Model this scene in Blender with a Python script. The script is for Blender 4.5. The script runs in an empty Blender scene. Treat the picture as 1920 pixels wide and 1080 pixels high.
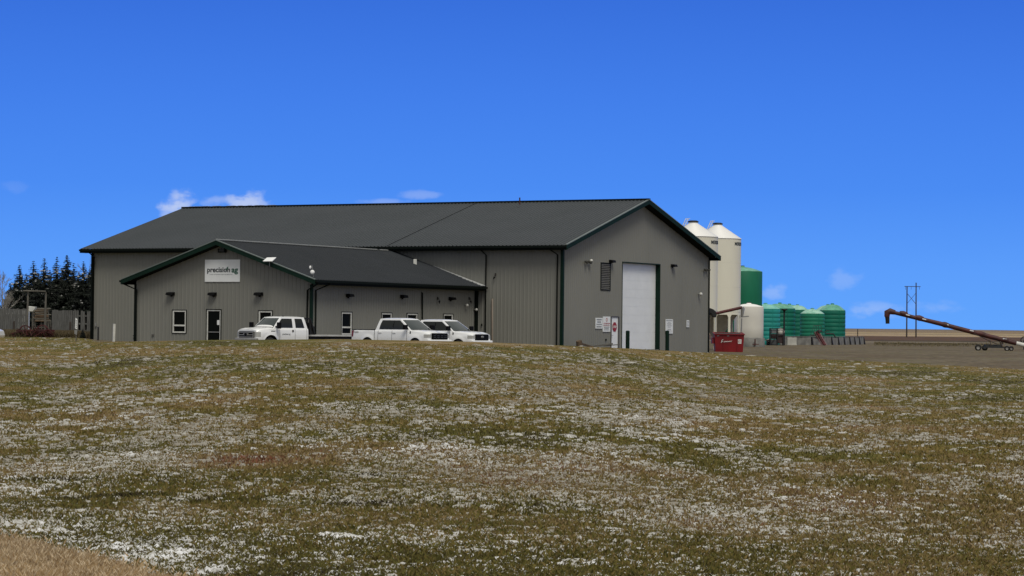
import bpy, math, random
import numpy as np
from mathutils import Vector, Matrix
R = math.radians
random.seed(7)
rng = np.random.default_rng(11)
sc = bpy.context.scene
col = sc.collection
PI = math.pi

# ------------------------------------------------------------------ camera
F = 4484.0; ROLL = 0.0106; HY = 72.97
cd = bpy.data.cameras.new('camera'); cam = bpy.data.objects.new('camera', cd); col.objects.link(cam)
cd.sensor_width = 36; cd.lens = F / 1920 * 36; cd.clip_start = .5; cd.clip_end = 40000
pt_ = math.atan(HY / F)
fwd = Vector((0, math.cos(pt_), math.sin(pt_)))
up0 = Vector((0, -math.sin(pt_), math.cos(pt_))); rt0 = Vector((1, 0, 0))
cr = (rt0 + up0 * ROLL).normalized(); cu = (up0 - rt0 * ROLL).normalized()
cam.matrix_world = Matrix(((cr.x, cu.x, -fwd.x, 0), (cr.y, cu.y, -fwd.y, 0), (cr.z, cu.z, -fwd.z, 0), (0, 0, 0, 1)))
sc.camera = cam

def ray(px, py):
    return fwd * F + cr * (px - 960) - cu * (py - 540)
def at(px, py, Y):                      # the point seen at a pixel of the photograph, Y metres ahead
    d = ray(px, py); return d * (Y / d.y)
def onplane(px, py, p0, n):
    d = ray(px, py); return d * (p0.dot(n) / d.dot(n))

# ------------------------------------------------------------------ helpers
class MB:
    def __init__(s): s.v = []; s.f = []; s.sm = []
    def add(s, vs, fs, smooth=False):
        o = len(s.v); s.v += [tuple(p) for p in vs]
        s.f += [tuple(i + o for i in f) for f in fs]; s.sm += [smooth] * len(fs)
    def box(s, c, d, M=None):
        hx, hy, hz = d[0] / 2, d[1] / 2, d[2] / 2
        vs = [Vector((c[0] + x * hx, c[1] + y * hy, c[2] + z * hz)) for x in (-1, 1) for y in (-1, 1) for z in (-1, 1)]
        if M: vs = [M @ v for v in vs]
        s.add(vs, [(0, 1, 3, 2), (4, 6, 7, 5), (0, 4, 5, 1), (2, 3, 7, 6), (0, 2, 6, 4), (1, 5, 7, 3)])
    def hexa(s, vs):                    # 8 corners, same order as box
        s.add(vs, [(0, 1, 3, 2), (4, 6, 7, 5), (0, 4, 5, 1), (2, 3, 7, 6), (0, 2, 6, 4), (1, 5, 7, 3)])
    def bar(s, a, b, w, h=None, up=(0, 0, 1)):
        a = Vector(a); b = Vector(b); h = h or w; d = (b - a).normalized(); u = Vector(up)
        if abs(d.dot(u)) > .98: u = Vector((0, 1, 0))
        x = d.cross(u).normalized(); z = x.cross(d).normalized()
        s.hexa([p + x * (i * w / 2) + z * (k * h / 2) for p in (a, b) for i in (-1, 1) for k in (-1, 1)])
    def tube(s, pts, r, n=10, caps=True):
        pts = [Vector(p) for p in pts]; rs = r if isinstance(r, (list, tuple)) else [r] * len(pts)
        vs = []; fs = []; N = len(pts); prev = None
        for i, p in enumerate(pts):
            d = (pts[min(i + 1, N - 1)] - pts[max(i - 1, 0)]).normalized()
            u = Vector((0, 0, 1)) if abs(d.z) < .95 else Vector((0, 1, 0))
            if prev is not None: u = prev
            x = d.cross(u).normalized(); z = x.cross(d).normalized(); prev = z
            for k in range(n):
                a = 2 * PI * k / n; vs.append(p + (x * math.cos(a) + z * math.sin(a)) * rs[i])
        for i in range(N - 1):
            for k in range(n):
                k2 = (k + 1) % n; fs.append((i * n + k, i * n + k2, (i + 1) * n + k2, (i + 1) * n + k))
        s.add(vs, fs, True)
        if caps: s.add(vs[:n], [tuple(range(n))]); s.add(vs[-n:], [tuple(range(n))])
    def lathe(s, prof, c=(0, 0, 0), n=40, fn=None, smooth=True, axis='z'):
        vs = []; fs = []
        for (r, z) in prof:
            for k in range(n):
                a = 2 * PI * k / n; rr, zz = (r, z) if fn is None else fn(r, z, a)
                if axis == 'z': vs.append((c[0] + rr * math.cos(a), c[1] + rr * math.sin(a), c[2] + zz))
                else: vs.append((c[0] + rr * math.cos(a), c[1] + zz, c[2] + rr * math.sin(a)))
        for i in range(len(prof) - 1):
            for k in range(n):
                k2 = (k + 1) % n; fs.append((i * n + k, i * n + k2, (i + 1) * n + k2, (i + 1) * n + k))
        s.add(vs, fs, smooth)
    def poly(s, pts, ext=None):         # flat polygon, optional extrusion vector
        pts = [Vector(p) for p in pts]; n = len(pts)
        if ext is None: s.add(pts, [tuple(range(n))]); return
        e = Vector(ext); vs = pts + [p + e for p in pts]
        s.add(vs, [tuple(range(n)), tuple(range(2 * n - 1, n - 1, -1))] + [(i, (i + 1) % n, n + (i + 1) % n, n + i) for i in range(n)])
    def grid(s, P, nu, nv, smooth=True):
        vs = [P(i / nu, j / nv) for i in range(nu + 1) for j in range(nv + 1)]
        fs = [(i * (nv + 1) + j, (i + 1) * (nv + 1) + j, (i + 1) * (nv + 1) + j + 1, i * (nv + 1) + j + 1) for i in range(nu) for j in range(nv)]
        s.add(vs, fs, smooth)
    def build(s, name, mat, parent=None, world=False, bevel=0):
        me = bpy.data.meshes.new(name); vs = s.v
        if world and parent is not None:
            Mi = pm(parent).inverted(); vs = [tuple(Mi @ Vector(v)) for v in vs]
        me.from_pydata(vs, [], s.f); me.polygons.foreach_set('use_smooth', s.sm); me.update()
        ms = mat if isinstance(mat, list) else [mat]
        for m in ms: me.materials.append(m)
        o = bpy.data.objects.new(name, me); col.objects.link(o)
        if parent is not None: o.parent = parent
        import bmesh
        bm = bmesh.new(); bm.from_mesh(me); bmesh.ops.recalc_face_normals(bm, faces=bm.faces); bm.to_mesh(me); bm.free()
        if bevel:
            b = o.modifiers.new('bevel', 'BEVEL'); b.width = bevel; b.segments = 2; b.limit_method = 'ANGLE'
        return o
def pm(o):
    M = Matrix.Translation(o.location) @ o.rotation_euler.to_matrix().to_4x4()
    return pm(o.parent) @ M if o.parent else M
def tag(o, label=None, cat=None, group=None, kind=None):
    if label: o['label'] = label
    if cat: o['category'] = cat
    if group: o['group'] = group
    if kind: o['kind'] = kind
    return o
def thing(name, loc, label, cat, rz=0, group=None):
    o = bpy.data.objects.new(name, None); col.objects.link(o); o.empty_display_size = .3
    o.location = loc; o.rotation_euler = (0, 0, rz); return tag(o, label, cat, group)
def copy_tree(o, parent=None):
    c = o.copy(); col.objects.link(c); c.parent = parent
    for ch in [x for x in bpy.data.objects if x.parent == o]: copy_tree(ch, c)
    return c

# ------------------------------------------------------------------ materials
def lin(c): return tuple(((x / 255) / 12.92 if x / 255 <= .04045 else ((x / 255 + .055) / 1.055) ** 2.4) for x in c)
def nodes(name):
    m = bpy.data.materials.new(name); m.use_nodes = True; nt = m.node_tree
    return m, nt, nt.nodes['Principled BSDF']
def mat(name, c, rough=.6, c2=None, scale=3.0, metal=0, bump=0, bscale=20, spec=.5, detail=5, coat=0, lo=.35, hi=.65, stretch=(1, 1, 1)):
    m, nt, b = nodes(name); N = nt.nodes; L = nt.links
    b.inputs['Roughness'].default_value = rough; b.inputs['Metallic'].default_value = metal
    b.inputs['Specular IOR Level'].default_value = spec; b.inputs['Coat Weight'].default_value = coat
    b.inputs['Coat Roughness'].default_value = .08
    c2 = c2 or tuple(x * .82 for x in c)
    tc = N.new('ShaderNodeTexCoord'); mp = N.new('ShaderNodeMapping'); L.new(tc.outputs['Object'], mp.inputs[0])
    mp.inputs['Scale'].default_value = stretch
    n = N.new('ShaderNodeTexNoise'); n.inputs['Scale'].default_value = scale; n.inputs['Detail'].default_value = detail
    L.new(mp.outputs[0], n.inputs['Vector'])
    r = N.new('ShaderNodeValToRGB'); r.color_ramp.elements[0].position = lo; r.color_ramp.elements[1].position = hi
    r.color_ramp.elements[0].color = (*c2, 1); r.color_ramp.elements[1].color = (*c, 1)
    L.new(n.outputs['Fac'], r.inputs[0]); L.new(r.outputs[0], b.inputs['Base Color'])
    if bump:
        n2 = N.new('ShaderNodeTexNoise'); n2.inputs['Scale'].default_value = bscale; n2.inputs['Detail'].default_value = 4
        L.new(mp.outputs[0], n2.inputs['Vector'])
        bp = N.new('ShaderNodeBump'); bp.inputs['Strength'].default_value = bump; bp.inputs['Distance'].default_value = .02
        L.new(n2.outputs['Fac'], bp.inputs['Height']); L.new(bp.outputs[0], b.inputs['Normal'])
    return m
M = {}
M['siding'] = mat('siding', (.216, .215, .188), .6, (.192, .192, .168), .3, spec=.2, stretch=(1, 1, .35), detail=8)
M['roof'] = mat('roof', (.062, .069, .075), .6, (.056, .063, .068), .25, spec=.15, detail=8)
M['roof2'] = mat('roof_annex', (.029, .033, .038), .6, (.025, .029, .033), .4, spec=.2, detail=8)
M['green'] = mat('green_trim', (.005, .021, .013), .6, (.004, .016, .010), 1.5, spec=.12)
M['black_trim'] = mat('dark_trim', (.005, .008, .006), .6, spec=.08)
M['soffit'] = mat('soffit', (.008, .010, .008), .8, spec=.05)
M['white'] = mat('white_frame', (.68, .68, .62), .5)
M['doorwhite'] = mat('white_door', (.80, .82, .81), .45, (.75, .77, .76), 1.2)
M['signwhite'] = mat('sign_white', (.78, .80, .78), .5, (.74, .76, .74))
M['glass'] = mat('window_glass', (.005, .006, .005), .45, spec=.05)
M['cglass'] = mat('car_glass', (.010, .013, .012), .06, spec=.35)
M['wshield'] = mat('windshield_glass', (.045, .060, .058), .08, (.02, .03, .03), .9, spec=.6)
M['paint'] = mat('white_paint', (.84, .85, .84), .3, (.80, .81, .80), .8, coat=.5)
M['blackp'] = mat('black_plastic', (.004, .004, .004), .6, spec=.12)
M['rubber'] = mat('rubber', (.014, .013, .012), .85)
M['chrome'] = mat('chrome', (.38, .37, .34), .35, metal=.5)
M['alu'] = mat('grey_metal', (.30, .30, .28), .4, metal=.4)
M['lampglass'] = mat('lamp_lens', (.45, .45, .42), .12)
M['redlens'] = mat('red_lens', (.16, .008, .008), .2)
M['orange'] = mat('amber_lens', (.5, .12, .02), .3)
M['lettering'] = mat('dark_lettering', (.018, .026, .026), .5)
M['greenletter'] = mat('green_lettering', (.015, .10, .055), .5)
M['redletter'] = mat('red_lettering', (.32, .02, .015), .5)
M['silo'] = mat('silo_paint', (.74, .715, .585), .5, (.69, .66, .54), .5, stretch=(1, 1, .3))
M['silotop'] = mat('silo_roof', (.90, .89, .84), .5, (.86, .85, .80), .5)
M['snow'] = mat('snow', (.86, .86, .84), .7, (.78, .79, .78), 4, bump=.3)
M['tankgreen'] = mat('tank_green', (.007, .155, .100), .5, (.006, .120, .080), .6, spec=.25)
M['tankdark'] = mat('tank_dark_green', (.010, .145, .075), .5, (.008, .115, .06), .5, spec=.2, stretch=(1, 1, .3))
M['tankteal'] = mat('tank_teal', (.022, .28, .245), .5, (.016, .23, .20), .6, spec=.25)
M['tanklight'] = mat('tank_light_green', (.016, .20, .115), .5, (.011, .165, .095), .6, spec=.25)
M['tankwhite'] = mat('tank_white', (.66, .64, .56), .5, (.60, .58, .51), .5)
M['conc'] = mat('concrete', (.215, .21, .19), .85, (.12, .118, .108), 1.3, bump=.4)
M['conclight'] = mat('pale_concrete', (.50, .49, .44), .85, (.42, .41, .37), 2)
M['dumpred'] = mat('red_steel', (.235, .007, .012), .5, (.15, .005, .008), .8)
M['augred'] = mat('auger_red', (.082, .016, .011), .6, (.036, .010, .008), 1.2)
M['augmaroon'] = mat('auger_maroon', (.09, .010, .012), .6, (.05, .008, .008), 1.5)
M['black'] = mat('black_steel', (.008, .008, .008), .6)
M['rust'] = mat('rust', (.075, .008, .008), .8, (.025, .006, .006), 3)
M['wood'] = mat('grey_wood', (.13, .13, .12), .9, (.075, .074, .068), 3, stretch=(4, 4, .5))
M['wood2'] = mat('weathered_post', (.145, .135, .11), .9, (.09, .085, .07), 2)
M['woodbrown'] = mat('brown_wood', (.13, .085, .05), .9, (.05, .035, .022), 3)
M['polewood'] = mat('dark_pole_wood', (.06, .045, .035), .9)
M['bark'] = mat('bark', (.05, .04, .03), .95)
M['palebark'] = mat('pale_bark', (.35, .33, .29), .9, (.16, .15, .13), 4)
M['needles'] = mat('needles', (.011, .017, .009), .9, (.004, .007, .004), .9)
M['straw'] = mat('straw', (.20, .165, .10), .9)

def text_mesh(txt, size, offset=0, ext=.004, shear=0, spacing=1.0):
    cu_ = bpy.data.curves.new('t', 'FONT'); cu_.body = txt; cu_.size = size; cu_.offset = offset; cu_.extrude = ext
    cu_.align_x = 'CENTER'; cu_.align_y = 'CENTER'; cu_.shear = shear; cu_.space_character = spacing; cu_.resolution_u = 3
    o = bpy.data.objects.new('t', cu_); col.objects.link(o); bpy.context.view_layer.update()
    me = bpy.data.meshes.new_from_object(o.evaluated_get(bpy.context.evaluated_depsgraph_get()))
    vs = [v.co.copy() for v in me.vertices]; fs = [tuple(p.vertices) for p in me.polygons]
    bpy.data.objects.remove(o); bpy.data.curves.remove(cu_); bpy.data.meshes.remove(me)
    return vs, fs

# ------------------------------------------------------------------ world: deep blue low sky, a few wisps, paler cloud deck overhead
w = bpy.data.worlds.new("World"); sc.world = w; w.use_nodes = True
nt = w.node_tree; N = nt.nodes; L = nt.links; bg = N['Background']
tc = N.new('ShaderNodeTexCoord'); sx = N.new('ShaderNodeSeparateXYZ'); L.new(tc.outputs['Generated'], sx.inputs[0])
def nm(op, a, b=None, c=None, clamp=False):
    n = N.new('ShaderNodeMath'); n.operation = op; n.use_clamp = clamp
    for i, x in enumerate((a, b, c)):
        if x is None: continue
        if isinstance(x, (int, float)): n.inputs[i].default_value = x
        else: L.new(x, n.inputs[i])
    return n.outputs[0]
def mixc(f, a, b):
    n = N.new('ShaderNodeMix'); n.data_type = 'RGBA'
    if isinstance(f, (int, float)): n.inputs[0].default_value = f
    else: L.new(f, n.inputs[0])
    for k, x in ((6, a), (7, b)):
        if isinstance(x, tuple): n.inputs[k].default_value = (*x, 1)
        else: L.new(x, n.inputs[k])
    return n.outputs[2]
ramp = N.new('ShaderNodeValToRGB'); L.new(nm('MULTIPLY', sx.outputs['Z'], 5.0), ramp.inputs[0])
rp = ramp.color_ramp
stops = [(0, lin((99, 166, 253))), (.12, lin((92, 158, 251))), (.29, lin((75, 140, 243))), (.48, lin((66, 127, 234))), (.68, lin((56, 112, 220))), (1, lin((46, 92, 188)))]
rp.elements[0].position = 0; rp.elements[0].color = (*stops[0][1], 1); rp.elements[1].position = 1; rp.elements[1].color = (*stops[-1][1], 1)
for p, c in stops[1:-1]: rp.elements.new(p).color = (*c, 1)
sky = ramp.outputs[0]
# wisps: each an ellipse round a direction, broken up by noise
az = nm('DIVIDE', sx.outputs['X'], sx.outputs['Y']); el = nm('DIVIDE', sx.outputs['Z'], sx.outputs['Y'])
cmap = N.new('ShaderNodeMapping'); L.new(tc.outputs['Generated'], cmap.inputs[0]); cmap.inputs['Scale'].default_value = (1, 1, 1.7)
cn = N.new('ShaderNodeTexNoise'); cn.inputs['Scale'].default_value = 120; cn.inputs['Detail'].default_value = 7; L.new(cmap.outputs[0], cn.inputs['Vector'])
cfac = nm('MULTIPLY', cn.outputs['Fac'], 1.0)
tot = None
for (px, py, wx, wy, amp) in [(330, 386, 34, 26, 1.1), (352, 372, 22, 18, .9), (462, 382, 44, 24, 1.15), (408, 380, 36, 13, .55), (790, 366, 45, 9, .38), (715, 379, 60, 7, .38), (1580, 523, 36, 22, .28), (1452, 547, 28, 16, .42), (1640, 583, 75, 15, .42), (1750, 577, 60, 14, .22), (25, 352, 25, 12, .10)]:
    d = at(px, py, 1.0); kx = F / wx; ky = F / wy
    a = nm('MULTIPLY', nm('SUBTRACT', az, d.x), kx); b = nm('MULTIPLY', nm('SUBTRACT', el, d.z), ky)
    q = nm('SUBTRACT', 1.0, nm('ADD', nm('MULTIPLY', a, a), nm('MULTIPLY', b, b)))
    q = nm('ADD', q, nm('MULTIPLY', nm('SUBTRACT', cfac, .5), 5.5))
    mr = N.new('ShaderNodeMapRange'); mr.interpolation_type = 'SMOOTHSTEP'; L.new(q, mr.inputs[0])
    mr.inputs[1].default_value = -.25; mr.inputs[2].default_value = 1.3; mr.inputs[4].default_value = amp * .62
    # fade outside
    g = nm('SUBTRACT', 1.0, nm('MULTIPLY', nm('ADD', nm('MULTIPLY', a, a), nm('MULTIPLY', b, b)), .42), clamp=True)
    v = nm('MULTIPLY', mr.outputs[0], g)
    tot = v if tot is None else nm('MAXIMUM', tot, v)
fy = nm('GREATER_THAN', sx.outputs['Y'], 0.05); tot = nm('MULTIPLY', tot, fy)
sky = mixc(tot, sky, lin((208, 218, 240)))
# cloud deck overhead and behind
dn = N.new('ShaderNodeTexNoise'); dn.inputs['Scale'].default_value = 3.2; dn.inputs['Detail'].default_value = 6; L.new(tc.outputs['Generated'], dn.inputs['Vector'])
mr = N.new('ShaderNodeMapRange'); mr.interpolation_type = 'SMOOTHSTEP'
L.new(nm('ADD', sx.outputs['Z'], nm('MULTIPLY', nm('SUBTRACT', dn.outputs['Fac'], .5), .25)), mr.inputs[0]); mr.inputs[1].default_value = .22; mr.inputs[2].default_value = .42
back = N.new('ShaderNodeMapRange'); back.interpolation_type = 'SMOOTHSTEP'; L.new(sx.outputs['Y'], back.inputs[0]); back.inputs[1].default_value = .45; back.inputs[2].default_value = -.1
dk = nm('MAXIMUM', mr.outputs[0], nm('MULTIPLY', back.outputs[0], .75))
deck = mixc(dn.outputs['Fac'], (.36, .37, .37), (.62, .61, .58))
sky = mixc(dk, sky, deck)
L.new(sky, bg.inputs[0]); bg.inputs[1].default_value = 1.0

sd = bpy.data.lights.new('sun', 'SUN'); so = bpy.data.objects.new('sun', sd); col.objects.link(so)
sd.energy = 1.95; sd.angle = R(24); sd.color = (1, .95, .86)
sdir = Vector((.30 * math.cos(R(55)), -.95 * math.cos(R(55)), math.sin(R(55))))
so.rotation_euler = sdir.to_track_quat('Z', 'Y').to_euler(); so.location = (0, 0, 60)

# ------------------------------------------------------------------ terrain height (metres below the camera)
TX = np.array([-900, 0, 150, 200, 400, 640, 900, 1060, 1200, 1320, 1400, 1500, 1920, 2900], float)
TY = np.array([150, 150, 150, 127, 117, 112, 112, 116, 130, 165, 168, 160, 122, 95], float)     # crest distance
TP = np.array([36.5, 36.5, 36.5, 36.3, 30.4, 26.4, 28.7, 34, 39, 44.2, 49, 53.3, 69.8, 88], float)  # crest drop, px
TB = np.array([1.2, 1.2, 1.22, 1.35, 1.6, 1.62, 1.62, 1.6, 1.66, 1.86, 1.9, 1.9, 1.9, 1.9], float)  # level beyond
TSX = (TX - 960) / F
THC = TP * TY / F
def sstep(t): t = np.clip(t, 0, 1); return t * t * (3 - 2 * t)
def vnoise(x, y, seed=0):
    xi = np.floor(x).astype(np.int64); yi = np.floor(y).astype(np.int64); fx = sstep(x - xi); fy = sstep(y - yi)
    def h(a, b):
        n = (a * 374761393 + b * 668265263 + seed * 974634777) & 0x7fffffff
        n = ((n ^ (n >> 13)) * 1274126177) & 0x7fffffff
        n = (n ^ (n >> 16)) & 0x7fffffff
        return n / 0x7fffffff
    return (h(xi, yi) * (1 - fx) + h(xi + 1, yi) * fx) * (1 - fy) + (h(xi, yi + 1) * (1 - fx) + h(xi + 1, yi + 1) * fx) * fy
def fbm(x, y, seed=0, o=4):
    t = 0; a = .5; s = 0
    for k in range(o): t = t + a * vnoise(x * 2 ** k, y * 2 ** k, seed + k); s += a; a *= .55
    return t / s
def drop(s, Y):
    yc = np.interp(s, TSX, TY); hc = np.interp(s, TSX, THC); hb = np.interp(s, TSX, TB)
    near = 1.72 + (hc - 1.72) * np.clip((Y - 15) / (yc - 15), 0, 1) ** .95
    far = hc + (hb - hc) * sstep((Y - yc) / 14)
    h = np.where(Y < yc, near, far)
    h = h + (1.95 - h) * sstep((Y - 230) / 250)
    return h
def zat(X, Y):
    X = np.asarray(X, float); Y = np.asarray(Y, float); Yc = np.maximum(Y, 15)
    h = drop(X / Yc, Yc); amp = np.clip((70 - Y) / 40, 0, 1)
    return -h + (fbm(X * .22, Y * .22, 5, 3) - .5) * .16 * amp + (fbm(X * 1.3, Y * 1.3, 9, 2) - .5) * .05 * np.clip((100 - Y) / 40, 0, 1)
def gz(X, Y): return float(zat(np.array([X]), np.array([Y]))[0])
def edge(s):        # where the lawn ends
    yc = np.interp(s, TSX, TY); return yc + np.interp(s, TSX, [70, 66, 60, 6, 7, 7, 7, 7, 6, 2, 0, 0, 0, 0])

def sheet(name, rows, S, mat_, kind='structure'):
    me = bpy.data.meshes.new(name); nr, nc = len(rows), len(S)
    V = np.zeros((nr, nc, 3))
    for i, Yr in enumerate(rows):
        Yv = Yr if isinstance(Yr, np.ndarray) else np.full(nc, float(Yr))
        Xv = S * np.maximum(Yv, 15.); V[i, :, 0] = Xv; V[i, :, 1] = Yv; V[i, :, 2] = zat(Xv, Yv)
        if Yv.max() > 9000: V[i, :, 2] = V[i, :, 2] * 0 + np.interp(Yv, [9000, 14000], [0, 9]) + (vnoise(S * 30, S * 0, 3) * 5)
    idx = np.arange(nr * nc).reshape(nr, nc)
    Q = np.stack([idx[:-1, :-1], idx[:-1, 1:], idx[1:, 1:], idx[1:, :-1]], -1).reshape(-1, 4)
    me.vertices.add(nr * nc); me.vertices.foreach_set('co', V.reshape(-1)); nf = len(Q)
    me.loops.add(nf * 4); me.loops.foreach_set('vertex_index', Q.reshape(-1)); me.polygons.add(nf)
    me.polygons.foreach_set('loop_start', np.arange(nf) * 4); me.polygons.foreach_set('loop_total', np.full(nf, 4)); me.polygons.foreach_set('use_smooth', np.ones(nf, bool))
    me.update(calc_edges=True); me.materials.append(mat_)
    o = bpy.data.objects.new(name, me); col.objects.link(o); o['kind'] = kind; return o

def ground_mat(name, cols, scale, snow=0, bump=.5, bscale=30, fine=None):
    """cols: list of (pos,colour) over large noise; fine detail multiplies"""
    m, nt, b = nodes(name); N = nt.nodes; L = nt.links
    b.inputs['Roughness'].default_value = .95; b.inputs['Specular IOR Level'].default_value = .1
    g = N.new('ShaderNodeNewGeometry')
    n = N.new('ShaderNodeTexNoise'); n.inputs['Scale'].default_value = scale; n.inputs['Detail'].default_value = 9; n.inputs['Roughness'].default_value = .62
    L.new(g.outputs['Position'], n.inputs['Vector'])
    r = N.new('ShaderNodeValToRGB'); el = r.color_ramp.elements
    el[0].position = cols[0][0]; el[0].color = (*cols[0][1], 1); el[1].position = cols[-1][0]; el[1].color = (*cols[-1][1], 1)
    for p, c in cols[1:-1]: el.new(p).color = (*c, 1)
    L.new(n.outputs['Fac'], r.inputs[0]); out = r.outputs[0]
    f = N.new('ShaderNodeTexNoise'); f.inputs['Scale'].default_value = fine or 18; f.inputs['Detail'].default_value = 6; f.inputs['Roughness'].default_value = .7
    L.new(g.outputs['Position'], f.inputs['Vector'])
    fr = N.new('ShaderNodeMapRange'); L.new(f.outputs['Fac'], fr.inputs[0]); fr.inputs[1].default_value = .35; fr.inputs[2].default_value = .65; fr.inputs[3].default_value = .45; fr.inputs[4].default_value = 1.5
    mx = N.new('ShaderNodeMix'); mx.data_type = 'RGBA'; mx.blend_type = 'MULTIPLY'; mx.inputs[0].default_value = 1
    L.new(out, mx.inputs[6]); L.new(fr.outputs[0], mx.inputs[7]); out = mx.outputs[2]
    if snow:
        s = N.new('ShaderNodeTexNoise'); s.inputs['Scale'].default_value = 7; s.inputs['Detail'].default_value = 8; s.inputs['Roughness'].default_value = .75; s.inputs['Distortion'].default_value = .4
        L.new(g.outputs['Position'], s.inputs['Vector'])
        s2 = N.new('ShaderNodeTexNoise'); s2.inputs['Scale'].default_value = .35; s2.inputs['Detail'].default_value = 4; L.new(g.outputs['Position'], s2.inputs['Vector'])
        ad = N.new('ShaderNodeMath'); ad.operation = 'MULTIPLY_ADD'; L.new(s2.outputs['Fac'], ad.inputs[0]); ad.inputs[1].default_value = .55; L.new(s.outputs['Fac'], ad.inputs[2])
        mr = N.new('ShaderNodeMapRange'); L.new(ad.outputs[0], mr.inputs[0]); mr.inputs[1].default_value = snow; mr.inputs[2].default_value = snow + .05
        m2 = N.new('ShaderNodeMix'); m2.data_type = 'RGBA'; L.new(mr.outputs[0], m2.inputs[0]); L.new(out, m2.inputs[6]); m2.inputs[7].default_value = (.40, .385, .35, 1); out = m2.outputs[2]
    L.new(out, b.inputs['Base Color'])
    bp = N.new('ShaderNodeBump'); bp.inputs['Strength'].default_value = bump; bp.inputs['Distance'].default_value = .04; L.new(f.outputs['Fac'], bp.inputs['Height']); L.new(bp.outputs[0], b.inputs['Normal'])
    return m
gm_lawn = ground_mat('lawn_ground', [(.34, (.075, .070, .022)), (.46, (.12, .094, .038)), (.55, (.095, .095, .028)), (.66, (.14, .085, .046))], .16, snow=.90)
gm_yard = ground_mat('gravel', [(.34, (.10, .075, .044)), (.42, (.14, .110, .068)), (.48, (.108, .084, .050)), (.54, (.165, .138, .092)), (.60, (.12, .105, .052)), (.68, (.10, .078, .046))], .10, fine=1.6, bump=.3)
# prairie: its own bands of stubble, summerfallow and grass by distance, haze painted into the farthest
gm_field = ground_mat('prairie', [(.3, (.8, .8, .8)), (.7, (1.1, 1.1, 1.1))], .004, fine=.2, bump=.1)
nt = gm_field.node_tree; N = nt.nodes; L = nt.links; b = N['Principled BSDF']; old = b.inputs['Base Color'].links[0].from_socket
g = N.new('ShaderNodeNewGeometry'); sp = N.new('ShaderNodeSeparateXYZ'); L.new(g.outputs['Position'], sp.inputs[0])
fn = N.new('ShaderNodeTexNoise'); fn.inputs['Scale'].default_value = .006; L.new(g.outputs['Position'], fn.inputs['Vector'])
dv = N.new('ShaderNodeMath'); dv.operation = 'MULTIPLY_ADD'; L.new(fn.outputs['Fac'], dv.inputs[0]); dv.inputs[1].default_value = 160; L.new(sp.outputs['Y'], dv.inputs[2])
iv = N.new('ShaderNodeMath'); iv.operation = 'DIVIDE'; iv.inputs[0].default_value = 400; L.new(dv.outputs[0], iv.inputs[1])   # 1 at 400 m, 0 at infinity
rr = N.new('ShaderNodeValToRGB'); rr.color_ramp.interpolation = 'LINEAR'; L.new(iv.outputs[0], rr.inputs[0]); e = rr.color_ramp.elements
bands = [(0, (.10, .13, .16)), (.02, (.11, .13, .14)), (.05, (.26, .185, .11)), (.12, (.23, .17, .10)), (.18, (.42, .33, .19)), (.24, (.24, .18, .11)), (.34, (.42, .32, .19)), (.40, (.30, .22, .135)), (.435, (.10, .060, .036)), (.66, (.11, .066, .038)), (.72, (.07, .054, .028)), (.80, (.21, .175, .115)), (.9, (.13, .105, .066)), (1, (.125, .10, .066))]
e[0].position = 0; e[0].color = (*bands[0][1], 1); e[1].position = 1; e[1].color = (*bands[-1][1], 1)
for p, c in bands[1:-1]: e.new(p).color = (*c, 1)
mx = N.new('ShaderNodeMix'); mx.data_type = 'RGBA'; mx.blend_type = 'MULTIPLY'; mx.inputs[0].default_value = 1; L.new(rr.outputs[0], mx.inputs[6]); L.new(old, mx.inputs[7]); L.new(mx.outputs[2], b.inputs['Base Color'])

S = np.concatenate([np.linspace(-1.2, -.30, 16)[:-1], np.linspace(-.30, .30, 361), np.linspace(.30, 1.2, 16)[1:]])
E_ = edge(S)
t = np.linspace(0, 1, 320) ** 1.6
rows = [-60., 0.] + [15 + (E_ - 15) * k for k in t]
LAWN = sheet('lawn', rows, S, gm_lawn)
rows = [E_ + (395 - E_) * k for k in np.linspace(0, 1, 90)]
sheet('gravel_yard', rows, S, gm_yard)
S2 = np.linspace(-2.2, 2.2, 241)
sheet('prairie_field', [395., 410, 430, 460, 500, 560, 640, 760, 900, 1100, 1400, 2000, 3000, 5000, 8000, 8900], S2, gm_field)
sheet('distant_hills', [8900.001, 9500., 11000, 13000, 14000], S2, gm_field)

def groundpt(px, py):
    p = ray(px, py); Yp = 40.
    for _ in range(14): Yp = .5 * Yp + .5 * float(F * drop(np.array([p.x / p.y]), np.array([Yp]))[0] / (-p.z / p.y * F))
    return p.x / p.y * Yp, Yp
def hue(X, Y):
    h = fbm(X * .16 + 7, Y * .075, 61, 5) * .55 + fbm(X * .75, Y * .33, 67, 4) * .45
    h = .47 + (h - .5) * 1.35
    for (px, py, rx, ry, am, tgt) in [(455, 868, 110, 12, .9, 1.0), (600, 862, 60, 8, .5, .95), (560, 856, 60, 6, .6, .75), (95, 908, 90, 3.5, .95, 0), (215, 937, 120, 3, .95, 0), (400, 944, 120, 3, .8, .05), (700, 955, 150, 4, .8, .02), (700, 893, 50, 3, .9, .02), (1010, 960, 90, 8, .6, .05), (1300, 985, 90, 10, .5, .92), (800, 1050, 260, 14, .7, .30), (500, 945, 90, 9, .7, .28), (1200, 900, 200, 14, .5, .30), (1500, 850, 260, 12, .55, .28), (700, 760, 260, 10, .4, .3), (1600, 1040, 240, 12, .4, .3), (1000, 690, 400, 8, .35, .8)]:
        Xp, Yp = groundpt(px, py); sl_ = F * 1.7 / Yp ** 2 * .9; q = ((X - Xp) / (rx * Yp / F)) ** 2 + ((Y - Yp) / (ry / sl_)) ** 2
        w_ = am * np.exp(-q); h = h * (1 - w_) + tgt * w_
    return np.clip(h, 0, 1)
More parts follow.
